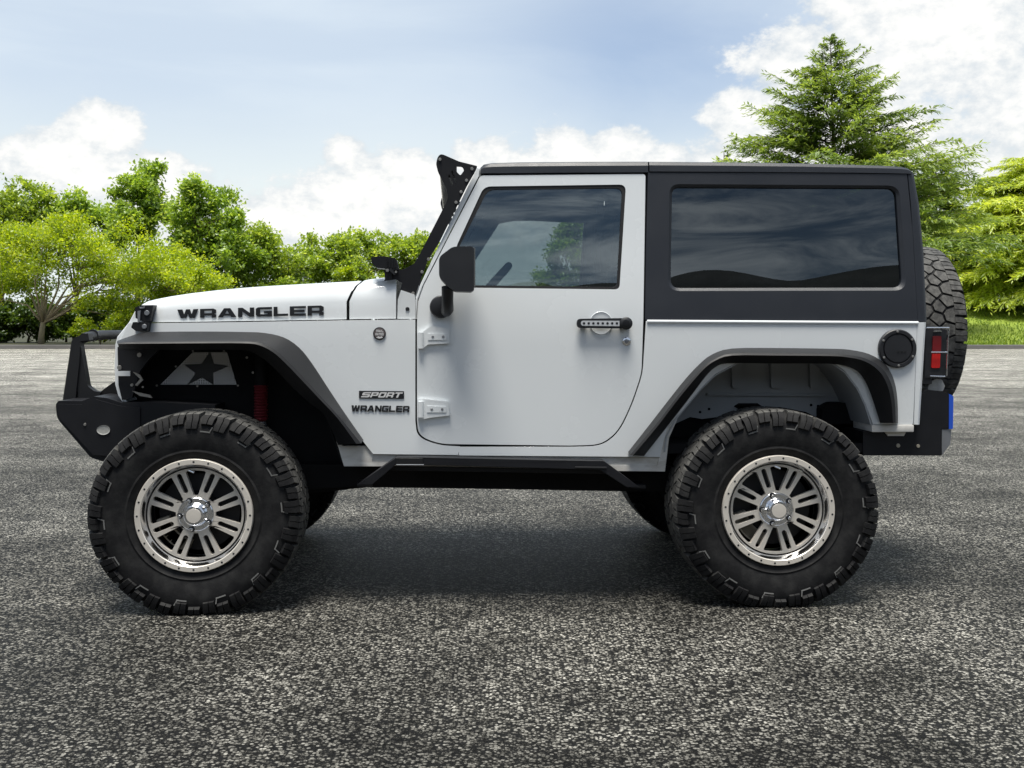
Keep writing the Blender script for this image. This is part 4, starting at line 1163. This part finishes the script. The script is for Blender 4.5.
def broadleaf(name, label, px, d, blobs, n_cl, per, ls, mat, bark, seed, cat='tree', group=None, base_px=None, clump=0.55, limbs=40, trunk_r=0.2, fork=2.0, zb=0.2):
    """blobs: (px, py, rx_px, ry_px[, dy]) drawn at depth d; crown lobes filled with leaf clumps"""
    rg = random.Random(seed)
    k = d / F_PX
    bx, by = at(base_px if base_px is not None else px, d)
    root = empty(name, (bx, by, zb)); tag(root, label, cat, group)
    org = Vector((bx, by, zb))
    lob = []
    for b_ in blobs:
        x, y = at(b_[0], d); z = EYE + (HY - b_[1]) * k
        rx, rz = b_[2] * k, b_[3] * k
        ry = min(rx, 3.5) if len(b_) < 5 else b_[4]
        subs = []
        for _ in range(int(9 + 7 * min(2.5, rx * rz / 4))):
            e_ = rvec(rg); e_.z = e_.z * 0.9 + 0.12
            subs.append((e_ * rg.uniform(0.45, 1.02), rg.uniform(0.16, 0.40)))
        lob.append((Vector((x, y + rg.uniform(-0.6, 0.6), z)) - org, rx, ry, rz, subs))
    vol = [l[1] * l[3] for l in lob]; tot = sum(vol)
    L = Leaves(); cents = []; n_cl = int(n_cl * 1.15); ls = ls * 0.85; per = int(per * 1.5); clump = clump * 0.68
    for l, vv in zip(lob, vol):
        for _ in range(max(3, int(n_cl * vv / tot))):
            sc_, sr_ = rg.choice(l[4])
            dr = rvec(rg); q_ = dr * (rg.random() ** 0.5) * sr_ + sc_; rr = q_.length
            c_ = l[0] + Vector((q_.x * l[1], q_.y * l[2], q_.z * l[3]))
            dr = (q_ + dr * 0.3).normalized()
            if c_.z < (0.5 if fork >= 1 else 0.12): continue
            cents.append((c_, rr))
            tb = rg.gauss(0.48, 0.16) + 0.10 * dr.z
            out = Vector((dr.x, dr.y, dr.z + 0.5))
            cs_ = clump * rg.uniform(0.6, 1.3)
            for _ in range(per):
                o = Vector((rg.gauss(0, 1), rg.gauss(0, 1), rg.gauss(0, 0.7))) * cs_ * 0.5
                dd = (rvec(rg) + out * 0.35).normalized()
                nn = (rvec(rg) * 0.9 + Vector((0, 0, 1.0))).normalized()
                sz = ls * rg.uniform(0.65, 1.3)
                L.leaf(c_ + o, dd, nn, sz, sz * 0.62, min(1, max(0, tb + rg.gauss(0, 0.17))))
    L.build('crown', mat, root)
    tr = MB()
    fk = Vector((rg.uniform(-.15, .15), 0, fork))
    tr.tube([(0, 0, -0.3), (0.02, 0, fork * 0.4), fk], [trunk_r * 1.25, trunk_r, trunk_r * 0.85], seg=10)
    rg.shuffle(cents)
    mains = []
    nm = max(4, limbs // 6)
    for c_, rr in cents[:nm]:
        tip = fk + (c_ - fk) * 0.72
        mid = fk + (tip - fk) * 0.45 + Vector((rg.uniform(-.4, .4), rg.uniform(-.4, .4), 0.35 * (tip - fk).length * 0.4))
        tr.tube([fk - Vector((0, 0, 0.1)), fk + (mid - fk) * 0.5 + Vector((0, 0, -0.1)), mid, tip], [trunk_r * 0.55, trunk_r * 0.45, trunk_r * 0.3, trunk_r * 0.12], seg=7)
        mains.append(mid); mains.append(tip)
    for c_, rr in cents[nm:limbs]:
        s_ = min(mains, key=lambda q: (q - c_).length)
        md = (s_ + c_) / 2 + Vector((0, 0, -0.15))
        tr.tube([s_, md, c_], [trunk_r * 0.17, trunk_r * 0.11, trunk_r * 0.04], seg=5)
    tr.build('trunk', bark, root, smooth=180)
    return root

def conifer(name, label, px, d, top_px, low_px, rad_px, mat, seed, n_br, tw, droop=0.15, up=0.25, zb=0.3, ln=0.42, power=0.85, tipx=0.0, cat='conifer', skew=None, density=1.0):
    rg = random.Random(seed)
    k = d / F_PX
    x, y = at(px, d); zb = lawn_z(x, y); root = empty(name, (x, y, zb)); tag(root, label, cat)
    Ht = EYE + (HY - top_px) * k - zb; lo = EYE + (HY - low_px) * k - zb; Rm = rad_px * k
    L = Leaves(); tr = MB()
    lean = Vector((tipx * k, 0, 0))
    def axis(h): return lean * (h / Ht) ** 2 + Vector((0, 0, h))
    tr.tube([axis(-0.4)] + [axis(Ht * q) for q in (0.25, 0.5, 0.75, 0.97)], [0.30, 0.24, 0.17, 0.09, 0.02], seg=8)
    for i in range(n_br):
        f_ = ((i + rg.random()) / n_br) ** 0.85
        h = Ht - (Ht - lo) * f_
        a = rg.uniform(0, 2 * pi)
        if rg.random() < 0.25: a = rg.choice((0.0, pi)) + rg.gauss(0, 0.5)
        ln_b = Rm * (f_ ** power) * rg.uniform(0.62, 1.10) + 0.12
        if skew: ln_b *= 1 + skew * cos(a)
        dh = Vector((cos(a), sin(a), 0)); sd = Vector((-sin(a), cos(a), 0))
        p0 = axis(h); upk = up * rg.uniform(0.6, 1.5) * (1.5 - f_)
        def bp(s_): return p0 + dh * ln_b * s_ + Vector((0, 0, ln_b * (upk * s_ - droop * 1.6 * s_ * s_)))
        tr.tube([bp(0), bp(0.4), bp(0.8), bp(1.0)], [0.05 * (0.3 + f_), 0.035 * (0.3 + f_), 0.018, 0.006], seg=4)
        nt = int(tw * (0.45 + ln_b / Rm) * density)
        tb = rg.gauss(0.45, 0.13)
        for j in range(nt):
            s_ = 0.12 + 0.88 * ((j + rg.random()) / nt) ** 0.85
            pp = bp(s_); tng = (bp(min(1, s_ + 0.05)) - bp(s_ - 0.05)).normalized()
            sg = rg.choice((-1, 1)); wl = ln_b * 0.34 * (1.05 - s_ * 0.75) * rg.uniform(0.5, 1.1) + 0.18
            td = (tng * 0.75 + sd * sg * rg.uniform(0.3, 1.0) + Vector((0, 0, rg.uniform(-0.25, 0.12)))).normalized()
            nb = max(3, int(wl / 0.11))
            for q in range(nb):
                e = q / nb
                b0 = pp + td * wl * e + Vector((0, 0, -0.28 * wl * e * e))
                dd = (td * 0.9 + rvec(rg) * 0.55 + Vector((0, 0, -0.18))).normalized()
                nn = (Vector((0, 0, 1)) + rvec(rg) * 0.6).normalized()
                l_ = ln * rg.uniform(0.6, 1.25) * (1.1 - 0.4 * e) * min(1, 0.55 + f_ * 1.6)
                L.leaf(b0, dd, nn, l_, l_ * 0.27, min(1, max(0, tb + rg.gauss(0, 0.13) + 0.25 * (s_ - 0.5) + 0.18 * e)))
    L.build('crown', mat, root)
    tr.build('trunk', 'bark', root, smooth=180)
    return root

G1 = 'leafy trees beyond the kerb'
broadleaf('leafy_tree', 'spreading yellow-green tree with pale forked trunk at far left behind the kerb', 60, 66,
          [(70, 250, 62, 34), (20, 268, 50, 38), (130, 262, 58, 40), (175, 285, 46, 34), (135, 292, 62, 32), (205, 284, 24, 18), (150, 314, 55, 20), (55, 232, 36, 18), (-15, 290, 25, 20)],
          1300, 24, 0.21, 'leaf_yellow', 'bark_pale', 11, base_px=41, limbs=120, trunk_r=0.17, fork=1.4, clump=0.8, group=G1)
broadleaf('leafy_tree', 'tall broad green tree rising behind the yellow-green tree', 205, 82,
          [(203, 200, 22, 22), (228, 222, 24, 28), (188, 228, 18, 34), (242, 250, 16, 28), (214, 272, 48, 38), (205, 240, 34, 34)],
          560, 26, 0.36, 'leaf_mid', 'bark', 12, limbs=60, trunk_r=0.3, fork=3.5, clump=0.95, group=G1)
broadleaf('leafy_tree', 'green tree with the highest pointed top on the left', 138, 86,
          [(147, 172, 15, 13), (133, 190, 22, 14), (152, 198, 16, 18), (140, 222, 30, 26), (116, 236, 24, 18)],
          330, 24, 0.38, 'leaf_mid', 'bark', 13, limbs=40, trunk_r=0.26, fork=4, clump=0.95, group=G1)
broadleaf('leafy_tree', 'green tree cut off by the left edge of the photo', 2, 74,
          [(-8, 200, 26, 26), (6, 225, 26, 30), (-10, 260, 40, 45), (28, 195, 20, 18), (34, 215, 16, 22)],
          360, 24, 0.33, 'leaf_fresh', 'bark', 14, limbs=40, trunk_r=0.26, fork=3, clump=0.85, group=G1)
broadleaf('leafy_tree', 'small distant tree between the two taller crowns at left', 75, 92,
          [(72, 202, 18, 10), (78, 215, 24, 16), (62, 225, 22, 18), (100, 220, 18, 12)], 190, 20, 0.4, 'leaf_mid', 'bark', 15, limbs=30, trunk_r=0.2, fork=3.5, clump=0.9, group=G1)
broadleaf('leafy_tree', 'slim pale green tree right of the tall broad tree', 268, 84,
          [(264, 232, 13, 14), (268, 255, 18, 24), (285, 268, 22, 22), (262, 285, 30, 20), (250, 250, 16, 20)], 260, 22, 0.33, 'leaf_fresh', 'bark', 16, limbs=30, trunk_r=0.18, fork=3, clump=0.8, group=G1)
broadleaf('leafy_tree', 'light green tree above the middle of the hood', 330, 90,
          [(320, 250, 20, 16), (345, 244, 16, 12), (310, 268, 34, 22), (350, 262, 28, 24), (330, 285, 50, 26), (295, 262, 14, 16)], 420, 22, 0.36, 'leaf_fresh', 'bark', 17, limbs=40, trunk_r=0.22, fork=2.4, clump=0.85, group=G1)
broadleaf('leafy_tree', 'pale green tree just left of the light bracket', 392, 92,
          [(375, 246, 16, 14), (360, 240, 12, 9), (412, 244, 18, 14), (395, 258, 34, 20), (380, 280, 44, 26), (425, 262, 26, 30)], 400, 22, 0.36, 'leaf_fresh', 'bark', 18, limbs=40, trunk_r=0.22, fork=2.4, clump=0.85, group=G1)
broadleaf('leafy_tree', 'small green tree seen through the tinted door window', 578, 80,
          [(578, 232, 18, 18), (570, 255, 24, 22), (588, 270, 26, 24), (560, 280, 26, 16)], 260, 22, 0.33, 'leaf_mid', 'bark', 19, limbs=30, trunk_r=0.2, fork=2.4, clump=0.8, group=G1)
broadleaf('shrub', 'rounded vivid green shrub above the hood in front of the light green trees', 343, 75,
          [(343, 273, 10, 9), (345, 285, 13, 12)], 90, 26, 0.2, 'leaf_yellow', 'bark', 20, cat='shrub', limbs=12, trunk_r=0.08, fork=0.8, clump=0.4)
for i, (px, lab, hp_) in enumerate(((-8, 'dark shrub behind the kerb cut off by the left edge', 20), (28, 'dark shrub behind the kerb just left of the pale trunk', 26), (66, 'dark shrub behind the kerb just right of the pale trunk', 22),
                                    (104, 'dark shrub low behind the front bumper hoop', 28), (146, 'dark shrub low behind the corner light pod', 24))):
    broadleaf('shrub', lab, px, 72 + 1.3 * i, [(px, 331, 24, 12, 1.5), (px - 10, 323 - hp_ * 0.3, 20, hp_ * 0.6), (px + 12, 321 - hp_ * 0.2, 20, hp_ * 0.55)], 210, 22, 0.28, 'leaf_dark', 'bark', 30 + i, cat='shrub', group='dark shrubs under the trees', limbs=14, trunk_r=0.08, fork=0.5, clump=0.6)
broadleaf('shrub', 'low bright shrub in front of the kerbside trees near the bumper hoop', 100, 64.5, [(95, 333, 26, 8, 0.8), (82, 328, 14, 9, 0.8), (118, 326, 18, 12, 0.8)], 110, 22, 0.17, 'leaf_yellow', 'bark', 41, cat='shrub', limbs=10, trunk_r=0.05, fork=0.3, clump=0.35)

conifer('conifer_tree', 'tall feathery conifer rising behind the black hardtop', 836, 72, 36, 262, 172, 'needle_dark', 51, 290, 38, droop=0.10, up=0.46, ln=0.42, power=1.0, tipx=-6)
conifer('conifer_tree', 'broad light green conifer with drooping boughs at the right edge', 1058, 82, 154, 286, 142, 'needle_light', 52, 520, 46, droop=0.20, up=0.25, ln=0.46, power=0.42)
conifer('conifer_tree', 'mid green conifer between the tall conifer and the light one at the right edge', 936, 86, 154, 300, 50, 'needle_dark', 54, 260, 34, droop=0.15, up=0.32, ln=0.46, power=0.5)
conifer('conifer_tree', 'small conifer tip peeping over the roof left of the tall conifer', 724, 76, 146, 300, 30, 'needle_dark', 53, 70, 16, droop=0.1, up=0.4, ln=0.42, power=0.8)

# lawn blades near the kerb at right
rg = random.Random(5)
GB = Leaves()
for _ in range(9000):
    x = rg.uniform(22, 40); y = 58.8 + 22 * rg.random() ** 1.6
    p = Vector((x, y, lawn_z(x, y) - 0.02))
    dd = (Vector((rg.gauss(0, 0.35), rg.gauss(0, 0.35), 1))).normalized()
    h = rg.uniform(0.08, 0.26)
    GB.leaf(p, dd, Vector((rg.gauss(0, .4), -1, .3)).normalized(), h, 0.06, min(1, max(0, rg.gauss(0.6, 0.2))))
tag(GB.build('grass', 'grass_blade'), 'short bright green grass on the bank beyond the kerb', 'grass', kind='stuff')
